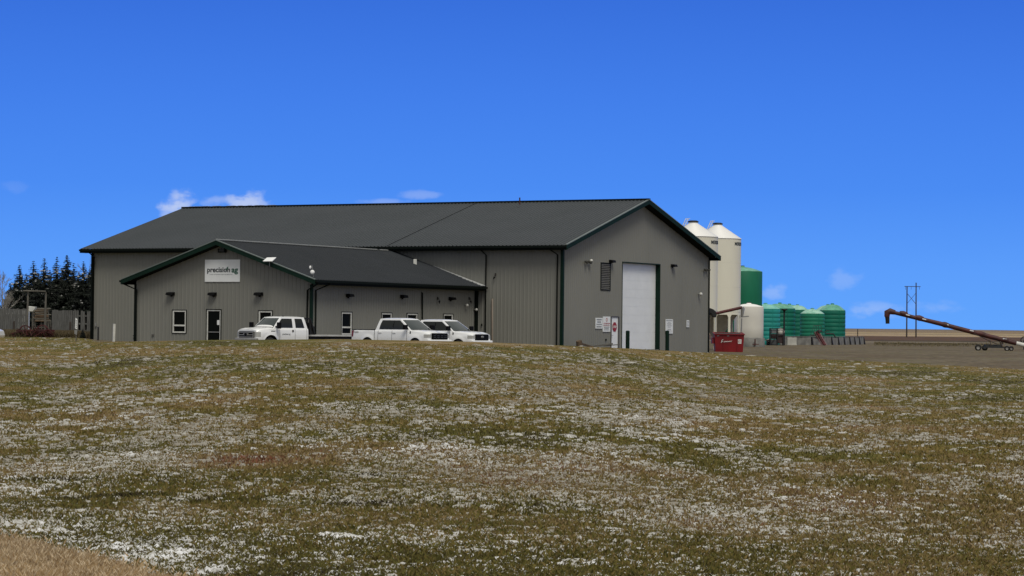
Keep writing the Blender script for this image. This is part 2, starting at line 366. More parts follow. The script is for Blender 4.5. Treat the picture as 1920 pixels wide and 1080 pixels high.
def put_hue(o, X, Y):
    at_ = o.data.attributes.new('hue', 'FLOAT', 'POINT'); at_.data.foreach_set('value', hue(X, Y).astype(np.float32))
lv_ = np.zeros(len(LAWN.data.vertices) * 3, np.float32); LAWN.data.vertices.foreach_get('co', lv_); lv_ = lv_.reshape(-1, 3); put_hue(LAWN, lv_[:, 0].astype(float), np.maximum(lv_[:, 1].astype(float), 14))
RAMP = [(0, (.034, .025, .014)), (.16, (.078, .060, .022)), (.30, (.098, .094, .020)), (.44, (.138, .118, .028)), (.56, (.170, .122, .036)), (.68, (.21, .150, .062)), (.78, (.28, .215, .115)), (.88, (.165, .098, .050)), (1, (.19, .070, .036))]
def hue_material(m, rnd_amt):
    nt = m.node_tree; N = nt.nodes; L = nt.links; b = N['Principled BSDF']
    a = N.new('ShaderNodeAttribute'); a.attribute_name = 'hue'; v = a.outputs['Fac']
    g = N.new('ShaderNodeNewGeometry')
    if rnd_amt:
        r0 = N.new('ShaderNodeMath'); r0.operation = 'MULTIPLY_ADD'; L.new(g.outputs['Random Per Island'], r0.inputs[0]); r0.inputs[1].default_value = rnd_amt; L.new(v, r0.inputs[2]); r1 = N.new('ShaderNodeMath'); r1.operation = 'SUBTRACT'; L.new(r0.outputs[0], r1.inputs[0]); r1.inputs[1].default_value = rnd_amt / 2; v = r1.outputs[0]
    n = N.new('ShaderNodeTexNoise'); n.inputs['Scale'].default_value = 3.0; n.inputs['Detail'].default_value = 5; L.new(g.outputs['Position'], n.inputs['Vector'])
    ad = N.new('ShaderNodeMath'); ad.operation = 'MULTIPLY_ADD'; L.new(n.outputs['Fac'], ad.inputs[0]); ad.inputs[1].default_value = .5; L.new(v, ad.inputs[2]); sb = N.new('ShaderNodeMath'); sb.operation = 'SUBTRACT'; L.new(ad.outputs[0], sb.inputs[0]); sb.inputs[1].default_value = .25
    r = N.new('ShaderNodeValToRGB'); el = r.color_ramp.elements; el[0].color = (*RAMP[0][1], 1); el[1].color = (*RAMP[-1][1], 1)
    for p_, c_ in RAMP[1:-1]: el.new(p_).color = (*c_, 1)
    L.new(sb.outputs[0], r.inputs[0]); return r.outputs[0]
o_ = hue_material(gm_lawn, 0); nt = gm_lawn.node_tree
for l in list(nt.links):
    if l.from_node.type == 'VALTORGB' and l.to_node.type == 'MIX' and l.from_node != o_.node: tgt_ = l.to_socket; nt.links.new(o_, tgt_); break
# ------------------------------------------------------------------ grass and snow on the lawn
def soup(name, V, Fc, mt, label, cat):
    me = bpy.data.meshes.new(name); k = Fc.shape[1]; nf = len(Fc)
    me.vertices.add(len(V)); me.vertices.foreach_set('co', V.astype(np.float32).reshape(-1))
    me.loops.add(nf * k); me.loops.foreach_set('vertex_index', Fc.reshape(-1).astype(np.int32)); me.polygons.add(nf)
    me.polygons.foreach_set('loop_start', (np.arange(nf) * k).astype(np.int32)); me.polygons.foreach_set('loop_total', np.full(nf, k, np.int32))
    me.update(calc_edges=True); me.materials.append(mt)
    o = bpy.data.objects.new(name, me); col.objects.link(o); return tag(o, label, cat, None, 'stuff')
def scatter(n, pxlo=20, pxhi=500, slo=-.26, shi=.26):
    s = rng.uniform(slo, shi, n); px = rng.uniform(0, 1, n) ** 1.15 * (pxhi - pxlo) + pxlo
    # invert the drop in pixels for a distance on the lawn
    Y = np.full(n, 40.)
    for _ in range(14): Y = np.clip(F * drop(s, Y) / px * .5 + Y * .5, 13, 240)
    ok = Y < edge(s) * .995
    s, Y = s[ok], Y[ok]; return s * np.maximum(Y, 15), Y
def blades(X, Y, hmin, hmax, wd, lean=.6):
    n = len(X); Z = zat(X, Y); a = rng.uniform(0, 2 * PI, n); h = rng.uniform(hmin, hmax, n); wv = wd * rng.uniform(.6, 1.4, n)
    la = rng.uniform(0, 2 * PI, n); ll = h * rng.uniform(.1, lean, n)
    V = np.zeros((n, 4, 3)); dx, dy = np.cos(a) * wv, np.sin(a) * wv
    mx_, my_ = X + np.cos(la) * ll * .35, Y + np.sin(la) * ll * .35
    V[:, 0] = np.stack([X - dx, Y - dy, Z - .01], 1); V[:, 1] = np.stack([X + dx, Y + dy, Z - .01], 1)
    V[:, 2] = np.stack([mx_ + dx * .7, my_ + dy * .7, Z + h * .6], 1)
    V[:, 3] = np.stack([X + np.cos(la) * ll, Y + np.sin(la) * ll, Z + h], 1)
    b0 = np.arange(n)[:, None] * 4
    return V.reshape(-1, 3), np.concatenate([b0 + np.array([[0, 1, 2]]), b0 + np.array([[0, 2, 3]])], 0)
def blade_mat(name, ramp_cols, tips):
    m, nt, b = nodes(name); N = nt.nodes; L = nt.links; b.inputs['Roughness'].default_value = .8; b.inputs['Specular IOR Level'].default_value = .2
    g = N.new('ShaderNodeNewGeometry')
    n = N.new('ShaderNodeTexNoise'); n.inputs['Scale'].default_value = .22; n.inputs['Detail'].default_value = 7; n.inputs['Roughness'].default_value = .65; L.new(g.outputs['Position'], n.inputs['Vector'])
    ad = N.new('ShaderNodeMath'); ad.operation = 'MULTIPLY_ADD'; L.new(g.outputs['Random Per Island'], ad.inputs[0]); ad.inputs[1].default_value = .34; L.new(n.outputs['Fac'], ad.inputs[2])
    r = N.new('ShaderNodeValToRGB'); el = r.color_ramp.elements; el[0].position = ramp_cols[0][0]; el[0].color = (*ramp_cols[0][1], 1); el[1].position = ramp_cols[-1][0]; el[1].color = (*ramp_cols[-1][1], 1)
    for p, c in ramp_cols[1:-1]: el.new(p).color = (*c, 1)
    L.new(ad.outputs[0], r.inputs[0]); L.new(r.outputs[0], b.inputs['Base Color']); return m
bm_grass = blade_mat('grass_blades', [(.40, (.068, .068, .020)), (.50, (.135, .102, .044)), (.58, (.095, .095, .030)), (.66, (.19, .138, .070)), (.76, (.32, .265, .17)), (.83, (.13, .088, .045)), (.95, (.17, .082, .050))], 0)
DR = [(35, 991, 48, 3), (112, 1003, 28, 2.5), (55, 1010, 60, 2), (225, 1040, 60, 5), (275, 1056, 70, 6), (330, 1046, 30, 2), (405, 1077, 45, 3), (240, 857, 60, 3), (275, 868, 44, 2), (618, 1019, 24, 1.5), (660, 1022, 20, 1.5)]
X, Y = scatter(620000)
DRW = []
for (px, py, rx, ry) in DR:
    Xp, Yp = groundpt(px, py); sl_ = F * 1.7 / Yp ** 2 * .9; DRW.append((Xp, Yp, rx * Yp / F, ry / sl_))
    q = ((X - Xp) / DRW[-1][2]) ** 2 + ((Y - Yp) / DRW[-1][3]) ** 2; kk = rng.uniform(0, 1, len(X)) > .12 * np.exp(-q * .8); X, Y = X[kk], Y[kk]
V, Fc = blades(X, Y, .012, .046, .0045 + 0 * X + Y * .00012, 1.3)
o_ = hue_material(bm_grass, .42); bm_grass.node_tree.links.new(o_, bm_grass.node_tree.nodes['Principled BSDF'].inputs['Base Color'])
GO = soup('grass', V, Fc, bm_grass, 'short olive and straw coloured grass of the lawn', 'grass')
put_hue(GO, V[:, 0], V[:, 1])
# snow: small crusts caught between the tufts, thicker in drifts
def snow_density(X, Y):
    a = fbm(X * .45, Y * .22, 41, 4); b = fbm(X * .08, Y * .04, 47, 3)
    c_ = fbm(X * 1.6, Y * .55, 71, 3)
    d = .10 + 1.0 * sstep((a * .40 + b * .18 + c_ * .48 - .475) / .20)
    yc = np.interp(X / Y, TSX, TY); d = d * (1 - .62 * sstep((Y / yc - .62) / .34)) * (1.15 - .30 * sstep((Y / yc - .22) / .4))
    for (px, py, rx, ry, am) in [(45, 990, 70, 6, 3.5), (130, 1005, 120, 9, .9), (200, 1028, 120, 12, 2.6), (290, 1050, 150, 17, 4), (400, 1074, 60, 7, 4), (250, 862, 90, 16, 1.6), (150, 900, 160, 30, .5), (520, 996, 60, 8, 1.4), (640, 1020, 60, 6, 2), (650, 888, 70, 10, 1.2), (1500, 985, 300, 60, .5), (1100, 930, 350, 60, .5), (860, 1030, 300, 40, .4)]:
        Xp, Yp = groundpt(px, py); slope = F * 1.7 / Yp ** 2 * .9; RX = rx * Yp / F; RY = ry / slope
        q = ((X - Xp) / RX) ** 2 + ((Y - Yp) / RY) ** 2
        d = d + am * np.exp(-q * 1.2)
    for (px, py, rx, ry) in [(480, 868, 150, 22), (100, 908, 90, 4), (215, 937, 120, 4), (850, 965, 140, 10), (800, 1050, 200, 14), (1000, 990, 120, 8)]:      # bare brown and green patches
        Xp, Yp = groundpt(px, py); slope = F * 1.7 / Yp ** 2 * .9; q = ((X - Xp) / (rx * Yp / F)) ** 2 + ((Y - Yp) / (ry / slope)) ** 2
        d = d * (1 - .85 * np.exp(-q))
    return d
e0, e1 = groundpt(0, 1026), groundpt(300, 1086)
def dry_edge(X): return e0[1] + (X - e0[0]) * (e1[1] - e0[1]) / (e1[0] - e0[0]) + (fbm(X * 2.2, X * 0, 31, 3) - .5) * .45
def crusts(n, prob, r0, r1, h0, h1, k):
    X, Y = scatter(n); keep = rng.uniform(0, 1, len(X)) < snow_density(X, Y) * prob
    keep &= ~((Y < dry_edge(X)) & (X < -1.2)); X, Y = X[keep], Y[keep]; n = len(X); Z = zat(X, Y)
    ang = (np.arange(k) / k * 2 * PI)[None, :] + rng.uniform(0, 6.28, (n, 1))
    rad = (r0 + r1 * Y[:, None]) * rng.uniform(.35, 1.5, (n, k)) * rng.uniform(.45, 1.5, (n, 1)); ex = rng.uniform(1.0, 2.6, (n, 1))
    V = np.zeros((n, 2 * k + 1, 3)); c, s_ = np.cos(ang), np.sin(ang)
    V[:, :k, 0] = X[:, None] + c * rad * ex; V[:, :k, 1] = Y[:, None] + s_ * rad; V[:, :k, 2] = Z[:, None] - .005
    hg = ((h0 + h1 * Y) * rng.uniform(.5, 1.7, n))[:, None]
    jit = rng.uniform(.25, .95, (n, k)); V[:, k:2 * k, 0] = X[:, None] + c * rad * ex * jit; V[:, k:2 * k, 1] = Y[:, None] + s_ * rad * jit; V[:, k:2 * k, 2] = Z[:, None] + hg * rng.uniform(.3, 1.0, (n, k))
    V[:, 2 * k, 0] = X; V[:, 2 * k, 1] = Y; V[:, 2 * k, 2] = Z + hg[:, 0] * rng.uniform(.6, 1.1, n)
    b0 = np.arange(n)[:, None] * (2 * k + 1); T = []
    for i in range(k):
        j = (i + 1) % k; T += [[i, j, k + j], [i, k + j, k + i], [k + i, k + j, 2 * k]]
    return V.reshape(-1, 3), np.concatenate([b0 + np.array([t_]) for t_ in T], 0)
V1, F1 = crusts(140000, .28, .022, .00046, .014, .00024, 7)
V2, F2 = crusts(360000, .25, .009, .00026, .010, .00014, 5)
Vs, Fs, nv = [V1, V2], [F1, F2 + len(V1)], len(V1) + len(V2); nv0 = nv
for (Xp, Yp, rx, ry) in DRW:            # drifts: many overlapping crusts
    n = int((40 + rx * ry * 300) * (.45 if Yp > 22 else 1)); k = 7; ang = rng.uniform(0, 2 * PI, n); rr = np.abs(rng.normal(0, .95, n)); X = Xp + np.cos(ang) * rr * rx; Y = Yp + np.sin(ang) * rr * ry
    ok = Y > dry_edge(X) - .1; X, Y = X[ok], Y[ok]; n = len(X); Z = zat(X, Y); an = (np.arange(k) / k * 2 * PI)[None, :] + rng.uniform(0, 6, (n, 1)); rd = rng.uniform(.012, .06, (n, k)) * rng.uniform(.5, 1.6, (n, 1))
    V = np.zeros((n, k + 1, 3)); V[:, :k, 0] = X[:, None] + np.cos(an) * rd * 1.6; V[:, :k, 1] = Y[:, None] + np.sin(an) * rd * 1.3; V[:, :k, 2] = Z[:, None] - .002; V[:, k, 0] = X; V[:, k, 1] = Y; V[:, k, 2] = Z + rng.uniform(.018, .046, n)
    b0 = np.arange(n)[:, None] * (k + 1); Vs.append(V.reshape(-1, 3)); Fs.append(np.concatenate([b0 + nv + np.array([[i, (i + 1) % k, k]]) for i in range(k)], 0)); nv += n * (k + 1)
V = np.concatenate(Vs); Fc = np.concatenate(Fs)
bm_snow = blade_mat('snow_crust', [(.10, (.17, .148, .108)), (.40, (.29, .27, .225)), (.62, (.44, .43, .39)), (.82, (.66, .66, .65)), (1, (.86, .87, .88))], 0)
nt = bm_snow.node_tree; N = nt.nodes; L = nt.links
for x_ in N:
    if x_.type == 'MATH': ma_ = x_
    if x_.type == 'VALTORGB': ra_ = x_
at_ = N.new('ShaderNodeAttribute'); at_.attribute_name = 'thick'; m1 = N.new('ShaderNodeMath'); m1.operation = 'ADD'; L.new(ma_.outputs[0], m1.inputs[0]); L.new(at_.outputs['Fac'], m1.inputs[1]); m2 = N.new('ShaderNodeMath'); m2.operation = 'SUBTRACT'; L.new(m1.outputs[0], m2.inputs[0]); m2.inputs[1].default_value = .67; L.new(m2.outputs[0], ra_.inputs[0])
SO = soup('snow', V, Fc, bm_snow, 'thin crusts of old snow scattered over the lawn', 'snow')
th = .32 + .36 * np.clip(1 - V[:, 1] / 62, 0, 1) + .22 * (fbm(V[:, 0] * .9, V[:, 1] * .4, 83, 3) - .5); th[nv0:] = .70 - .10 * (V[nv0:, 1] > 22)
a_ = SO.data.attributes.new('thick', 'FLOAT', 'POINT'); a_.data.foreach_set('value', th.astype(np.float32))

# long dry grass beside the road, bottom left
n = 300000; tx = rng.uniform(-5.8, -.6, n); ty = rng.uniform(13.0, 19.5, n)
ok = ty < dry_edge(tx) + rng.normal(0, .22, n) * (rng.uniform(0, 1, n) < .4); tx, ty = tx[ok], ty[ok]
V, Fc = blades(tx, ty, .025, .085, .0024 + 0 * tx, .8)
bm_dry = blade_mat('dry_blades', [(.40, (.26, .165, .075)), (.56, (.52, .37, .19)), (.68, (.30, .19, .085)), (.78, (.78, .63, .42)), (.90, (.24, .16, .08)), (.99, (.55, .42, .25))], 0)
soup('dry_grass', V, Fc, bm_dry, 'long tan dry grass at the roadside corner of the lawn', 'grass')
# rank straw along the fence on the left
n = 26000; px_ = rng.uniform(-40, 176, n); ty = rng.uniform(188, 203, n); tx = (px_ - 960) / F * ty
V, Fc = blades(tx, ty, .2, .62, .02 + 0 * tx, .6)
soup('straw_grass', V, Fc, blade_mat('straw_blades', [(.40, (.10, .078, .040)), (.6, (.15, .115, .062)), (.8, (.085, .068, .036)), (.95, (.20, .155, .09))], 0), 'rank straw coloured grass along the foot of the plank fence', 'grass')

# ------------------------------------------------------------------ the building frame
SC = 162 / 148
yaw = .5003
uc = Vector((math.sin(yaw), math.cos(yaw), 0)); vc = Vector((-math.cos(yaw), math.sin(yaw), 0)); zz = Vector((0, 0, 1))
A0 = Vector((3.3698 * SC, 162, 0))
Wm, Lm = 23.69 * SC, 38.14 * SC; ze, zr = 5.10 * SC, 8.515 * SC
sR, sr, sl, U = 6.02 * SC, 12.80 * SC, 19.66 * SC, 19.08 * SC; aze, azr = 2.525 * SC, 4.79 * SC
OH = .72
def P(u, v, z): return A0 + uc * u + vc * v + zz * z
def loc_on(px, py, which):
    """pixel -> (horizontal coordinate, z) on a wall plane"""
    if which == 'front': p0, n = P(OH, 0, 0), uc
    if which == 'gable': p0, n = P(0, OH, 0), vc
    if which == 'afront': p0, n = P(-U + OH, 0, 0), uc
    if which == 'aside': p0, n = P(0, sR + OH, 0), vc
    q = onplane(px, py, p0, n); d = q - A0
    return (d.dot(vc) if which in ('front', 'afront') else d.dot(uc)), q.z
def wall(mb, a, b, fixed, axis, out, zb, ztop, openings=(), pitch=.30, depth=.022):
    """ribbed sheet wall between a and b along u or v; out = sign of the outward offset"""
    br = {a, b}
    k = math.ceil(a / pitch)
    while k * pitch < b:
        c = k * pitch
        for d in (0, .03, .075, .105):
            if a < c + d < b: br.add(round(c + d, 5))
        k += 1
    for o in openings:
        for x in o[:2]:
            if a < x < b: br.add(x)
    if axis == 'u' and a < Wm / 2 < b and callable(ztop): br.add(Wm / 2)
    if axis == 'v' and a < sr < b: br.add(sr)
    br = sorted(br)
    def off(x):
        f = (x / pitch) % 1 * pitch
        if .029 < f < .0755: return depth
        if f <= .029: return depth * f / .03
        if f < .105: return depth * (1 - (f - .075) / .03)
        return 0
    def pp(x, z):
        o = out * off(x)
        return P(x, fixed + o, z) if axis == 'u' else P(fixed + o, x, z)
    zt = ztop if callable(ztop) else (lambda x: ztop)
    for x0, x1 in zip(br[:-1], br[1:]):
        if x1 - x0 < 1e-4: continue
        spans = [(zb, None)]; m = (x0 + x1) / 2
        for (o0, o1, z0, z1) in openings:
            if o0 - 1e-6 < m < o1 + 1e-6:
                ns = []
                for (s0, s1) in spans:
                    if z0 > s0: ns.append((s0, z0))
                    ns.append((z1, s1))
                spans = ns
        for s0, s1 in spans:
            t0 = zt(x0) if s1 is None else s1; t1 = zt(x1) if s1 is None else s1
            mb.add([pp(x0, s0), pp(x1, s0), pp(x1, t1), pp(x0, t0)], [(0, 1, 2, 3)])
bld = thing('warehouse', P(0, 0, -1.6), 'long grey ribbed metal warehouse with dark roof, green trim and low gabled office wing', 'building')
def rect(pxa, pya, pxb, pyb, which):
    a = loc_on(pxa, (pya + pyb) / 2, which); b = loc_on(pxb, (pya + pyb) / 2, which)
    m = (pxa + pxb) / 2; z1 = loc_on(m, pya, which)[1]; z0 = loc_on(m, pyb, which)[1]
    return (min(a[0], b[0]), max(a[0], b[0]), z0, z1)
ZB = -2.3
# openings
ohd = rect(1166, 494.5, 1236, 654.5, 'gable'); ohd = (ohd[0], ohd[1], -1.55, ohd[3])
mdoor = rect(1145.3, 593.5, 1159.5, 650.5, 'gable'); mdoor = (mdoor[0], mdoor[1], -1.5, mdoor[3])
louv = rect(1126.6, 494, 1143.3, 543, 'gable')
aw1 = rect(324, 582, 349, 624, 'afront'); hw = aw1[3] - aw1[2]
adoor = rect(388, 581, 414, 637, 'afront'); adoor = (adoor[0], adoor[1], -1.5, adoor[3])
aw2 = rect(485.3, 583, 510.5, 624, 'afront'); aw2 = (aw2[0], aw2[1], aw1[2], aw1[3])
sw = []
for x0, x1, y0 in ((639.8, 659, 585.5), (715, 734, 586.5), (762.8, 781.8, 587.5), (831, 848.5, 587.5)):
    r = rect(x0, y0, x1, y0 + 30, 'aside'); sw.append((r[0], r[1], aw1[2], aw1[3] - .02))
zg = lambda h0, h1, mid: (lambda x: h0 + (h1 - h0) * (1 - abs(x - mid) / mid))
def main_top(x): return ze + (zr - ze) * (1 - abs(x - Wm / 2) / (Wm / 2)) - .12
half = (sl - sR) / 2; sr = (sl + sR) / 2
def an_top(x): return aze + (azr - aze) * (1 - abs(x - sr) / half) - .12
mb = MB(); wall(mb, OH, Wm - OH, OH, 'u', -1, ZB, main_top, [ohd, mdoor, louv])
wall(mb, OH, Lm - OH, OH, 'v', -1, ZB, ze - .1 + .19, [])
wall(mb, OH, Wm - OH, Lm - OH, 'u', 1, ZB, main_top, pitch=1.2); wall(mb, OH, Lm - OH, Wm - OH, 'v', 1, ZB, ze + .09, pitch=1.2)
wo = mb.build('wall', M['siding'], bld, True)
mb = MB(); wall(mb, sR + OH, sl - OH, -U + OH, 'v', -1, ZB, an_top, [aw1, adoor, aw2])
wall(mb, -U + OH, OH - .01, sR + OH, 'u', -1, ZB, aze + .12, sw); wall(mb, -U + OH, OH - .01, sl - OH, 'u', 1, ZB, aze + .12)
mb.build('wing_wall', M['siding'], bld, True)

# roofs
def roof_slope(mb, u0, v0, z0, u1, v1, z1, along, Lr, pitch=.305, h=.05):
    """slope from eave (offset0) to ridge (offset1); along='v' ridge runs along v from v0..Lr"""
    br = [0.]
    k = 0
    while k * pitch < Lr:
        for d in (.0, .035, .075, .11):
            x = k * pitch + .05 + d
            if x < Lr: br.append(x)
        k += 1
    br.append(Lr); br = sorted(set(br))
    def off(x):
        f = (x - .05) % pitch
        return h if .034 < f < .076 else 0
    for x0, x1 in zip(br[:-1], br[1:]):
        q = []
        for x in (x0, x1):
            if along == 'v': a, b = P(u0, v0 + x, z0 + off(x)), P(u1, v1 + x, z1 + off(x))
            else: a, b = P(u0 + x, v0, z0 + off(x)), P(u1 + x, v1, z1 + off(x))
            q += [a, b]
        mb.add([q[0], q[2], q[3], q[1]], [(0, 1, 2, 3)])
mb = MB()
roof_slope(mb, 0, 0, ze, Wm / 2, 0, zr, 'v', Lm); roof_slope(mb, Wm, 0, ze, Wm / 2, 0, zr, 'v', Lm)
rf = mb.build('roof', M['roof'], bld, True)
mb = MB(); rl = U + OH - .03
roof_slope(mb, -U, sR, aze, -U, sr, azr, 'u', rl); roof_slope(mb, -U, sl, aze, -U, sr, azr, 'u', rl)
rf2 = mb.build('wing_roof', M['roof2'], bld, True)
def rake(mb, a, b, h, wv, inn):      # fascia board following a rake line; inn = inward horizontal vector
    a = Vector(a); b = Vector(b)
    mb.hexa([p + d + zz * k for p in (a, b) for d in (Vector((0, 0, 0)), inn * wv) for k in (-h, -.012)])
# rake fascias (green), eave fascias, soffits
for a_, b_, h_, inn in ((P(0, 0, ze), P(Wm / 2, 0, zr), .30, vc), (P(Wm, 0, ze), P(Wm / 2, 0, zr), .30, vc), (P(0, Lm, ze), P(Wm / 2, Lm, zr), .30, -vc), (P(Wm, Lm, ze), P(Wm / 2, Lm, zr), .30, -vc), (P(-U, sR, aze), P(-U, sr, azr), .28, uc), (P(-U, sl, aze), P(-U, sr, azr), .28, uc)):
    mb = MB(); rake(mb, a_, b_, h_, .05, inn); mb.build('rake_fascia', M['green'], bld, True)
trim_m = mat('trim_highlight', (.16, .19, .175), .5)          # thin lighter strip: highlight on the rake tops put into the colour
for a_, b_, e in ((P(0, 0, ze + .035), P(Wm / 2, 0, zr + .035), vc * .05), (P(Wm, 0, ze + .03), P(Wm / 2, 0, zr + .03), vc * .05), (P(-U, sR, aze + .03), P(-U, sr, azr + .03), uc * .05), (P(-U, sl, aze + .03), P(-U, sr, azr + .03), uc * .05)):
    mb = MB(); mb.bar(a_ + e, b_ + e, .14, .05); mb.build('rake_trim', trim_m, bld, True)
for a_, b_ in ((P(.02, .05, ze - .16), P(.02, Lm - .05, ze - .16)), (P(Wm - .02, .05, ze - .16), P(Wm - .02, Lm - .05, ze - .16)), (P(-U + .05, sR + .02, aze - .15), P(OH - .05, sR + .02, aze - .15)), (P(-U + .05, sl - .02, aze - .15), P(OH - .05, sl - .02, aze - .15))):
    mb = MB(); mb.bar(a_, b_, .04, .28); mb.build('eave_fascia', M['black_trim'], bld, True)
for (a, b) in ((P(-.07, .02, ze - .10), P(-.07, Lm - .02, ze - .10)), (P(-U + .02, sR - .07, aze - .09), P(OH - .1, sR - .07, aze - .09)), (P(-U + .02, sl + .07, aze - .09), P(OH - .1, sl + .07, aze - .09))):
    mb = MB(); mb.bar(a, b, .12, .13); mb.build('gutter', M['black_trim'], bld, True)
mb = MB()
def quad(mb, a, b, c, d): mb.add([a, b, c, d], [(0, 1, 2, 3)])
zs, za = ze - .30, aze - .28
quad(mb, P(.04, .05, zs), P(.04, Lm - .05, zs), P(OH - .03, Lm - .05, zs), P(OH - .03, .05, zs))
quad(mb, P(Wm - .04, .05, zs), P(Wm - .04, Lm - .05, zs), P(Wm - OH + .03, Lm - .05, zs), P(Wm - OH + .03, .05, zs))
for v0, v1 in ((.05, OH - .03), (Lm - .05, Lm - OH + .03)):
    for u0 in (.04, Wm - .04): quad(mb, P(u0, v0, zs), P(Wm / 2, v0, zr - .30), P(Wm / 2, v1, zr - .30), P(u0, v1, zs))
for v0 in (sR + .04, sl - .04): quad(mb, P(-U + .05, v0, za), P(-U + .05, sr, azr - .28), P(-U + OH - .03, sr, azr - .28), P(-U + OH - .03, v0, za))
for v0, v1 in ((sR + .04, sR + OH - .03), (sl - .04, sl - OH + .03)): quad(mb, P(-U + .05, v0, za), P(OH - .05, v0, za), P(OH - .05, v1, za), P(-U + .05, v1, za))
mb.build('soffit', M['soffit'], bld, True)
mb = MB(); mb.bar(P(Wm / 2, 0, zr + .03), P(Wm / 2, Lm, zr + .03), .36, .15); mb.build('ridge_cap', M['black_trim'], bld, True)
mb = MB(); mb.bar(P(-U, sr, azr + .04), P(-.4, sr, azr + .04), .30, .05); mb.build('wing_ridge_cap', mat('ridge_metal', (.17, .175, .165), .5), bld, True)
# roof seam on the main slope, vent stub
mb = MB(); q0 = loc_on(735, 467, 'front')
vs_ = Lm * .345; mb.bar(P(.15, vs_, ze + .15 * (zr - ze) / (Wm / 2) + .04), P(Wm / 2 - .2, vs_, zr - .02), .07, .05); mb.build('roof_seam', mat('seam_dark', (.042, .047, .050), .6), bld, True)
mb = MB(); pv = at(974.5, 376, 162 + Wm / 2 * .88 + 3); mb.tube([pv - zz * .3, pv + zz * .22], .05); mb.build('vent_pipe', M['augred'], bld, True)
# corner trims and downspouts
def post(name, p, wd, z0, z1, mt, M_=bld, dirv=vc):
    mb = MB(); mb.bar(Vector((p.x, p.y, z0)), Vector((p.x, p.y, z1)), wd[0], wd[1], up=dirv); mb.build(name, mt, M_, True)
post('corner_trim', P(OH - .05, OH - .05, 0), (.20, .20), ZB, ze - .30, M['green'])
post('corner_trim', P(Wm - OH + .03, OH - .04, 0), (.10, .10), ZB, ze - .30, M['black_trim'])
post('corner_trim', P(OH - .05, Lm - OH + .03, 0), (.14, .14), ZB, ze - .30, M['black_trim'])
post('corner_trim', P(-U + OH - .05, sR + OH - .05, 0), (.16, .16), ZB, aze - .28, M['green'])
post('corner_trim', P(-U + OH - .05, sl - OH + .03, 0), (.12, .12), ZB, aze - .28, M['black_trim'])
def spout(top, mid, bot):
    mb = MB(); mb.tube([top, top - zz * .12, mid, bot], .052, 8); mb.build('downspout', M['black_trim'], bld, True)
def sp(u, v, eu, ev, ztp): spout(P(eu, ev, ztp - .12), P(u, v, ztp - .62), P(u, v, ZB + .4))
sp(OH - .10, OH + .32, -.05, OH + .32 + .3, ze)
sp(OH - .12, Lm - OH - .18, -.05, Lm - .9, ze)
v9, z9 = loc_on(912.5, 500, 'front'); sp(OH - .10, v9, -.05, v9 + .1, ze)
sp(-U + OH + .35, sR + OH - .11, -U + OH + .9, sR - .05, aze)
sp(-U + OH - .11, sR + OH + .22, -U + .3, sR - .02, aze)
sp(-U + OH - .11, sl - OH - .10, -U + .3, sl + .02, aze)
mb = MB(); u9 = OH - .32; mb.bar(P(u9, sR + OH - .09, ZB + .3), P(u9, sR + OH - .09, aze - .3), .32, .12, up=vc); mb.build('downspout', M['black_trim'], bld, True)

# windows, doors
def pl(which):
    if which == 'gable': return (lambda h, o, z: P(h, OH - o, z))
    if which == 'front': return (lambda h, o, z: P(OH - o, h, z))
    if which == 'afront': return (lambda h, o, z: P(-U + OH - o, h, z))
    if which == 'aside': return (lambda h, o, z: P(h, sR + OH - o, z))
def pbox(mb, f, h0, h1, o0, o1, z0, z1): mb.hexa([f(h, o, z) for h in (h0, h1) for o in (o0, o1) for z in (z0, z1)])
def window(r, which, split=True):
    f = pl(which); h0, h1, z0, z1 = r; t = .085
    mb = MB(); tt = .045
    for a in ((h0 - tt, h0, z0 - tt, z1 + tt), (h1, h1 + tt, z0 - tt, z1 + tt), (h0, h1, z0 - tt, z0), (h0, h1, z1, z1 + tt)): pbox(mb, f, a[0], a[1], -.02, .045, a[2], a[3])
    w_ = mb.build('window', M['black_trim'], bld, True)
    mb = MB()
    for a in ((h0, h0 + t, z0, z1), (h1 - t, h1, z0, z1), (h0 + t, h1 - t, z0, z0 + t), (h0 + t, h1 - t, z1 - t, z1)): pbox(mb, f, a[0], a[1], -.05, .03, a[2], a[3])
    zm = z0 + (z1 - z0) * .33
    if split: pbox(mb, f, h0 + t, h1 - t, -.05, .028, zm - .05, zm + .05)
    mb.build('frame', M['white'], w_, True)
    mb = MB(); pbox(mb, f, h0 + t, h1 - t, -.07, -.03, z0 + t, z1 - t); mb.build('pane', M['glass'], w_, True)
    mb = MB(); pbox(mb, f, h0 + .02, h1 - .02, -.30, -.28, z0, z1)
window(aw1, 'afront'); window(aw2, 'afront')
for r in sw: window(r, 'aside')
# office glass door
f = pl('afront'); h0, h1, z0, z1 = adoor; mb = MB()
for a in ((h0 - .05, h0, z0, z1 + .05), (h1, h1 + .05, z0, z1 + .05), (h0, h1, z1, z1 + .05)): pbox(mb, f, a[0], a[1], -.05, .045, a[2], a[3])
dr = mb.build('office_door', M['black_trim'], bld, True); mb = MB(); t = .075
for a in ((h0, h0 + t, z0, z1), (h1 - t, h1, z0, z1), (h0 + t, h1 - t, z1 - t, z1), (h0 + t, h1 - t, z0, z0 + .2)): pbox(mb, f, a[0], a[1], -.05, .02, a[2], a[3])
mb.build('frame', M['white'], dr, True); mb = MB(); pbox(mb, f, h0 + t, h1 - t, -.05, -.02, z0 + .2, z1 - t); mb.build('pane', M['glass'], dr, True)
zm = z0 + .95; mb = MB(); pbox(mb, f, h0 + t, h1 - t, -.02, .02, zm, zm + .05); mb.build('push_bar', M['alu'], dr, True)
q = loc_on(409, 605, 'afront'); mb = MB(); pbox(mb, f, q[0] - .09, q[0] + .09, -.018, -.01, q[1] - .14, q[1] + .16); mb.build('notice', M['signwhite'], dr, True)
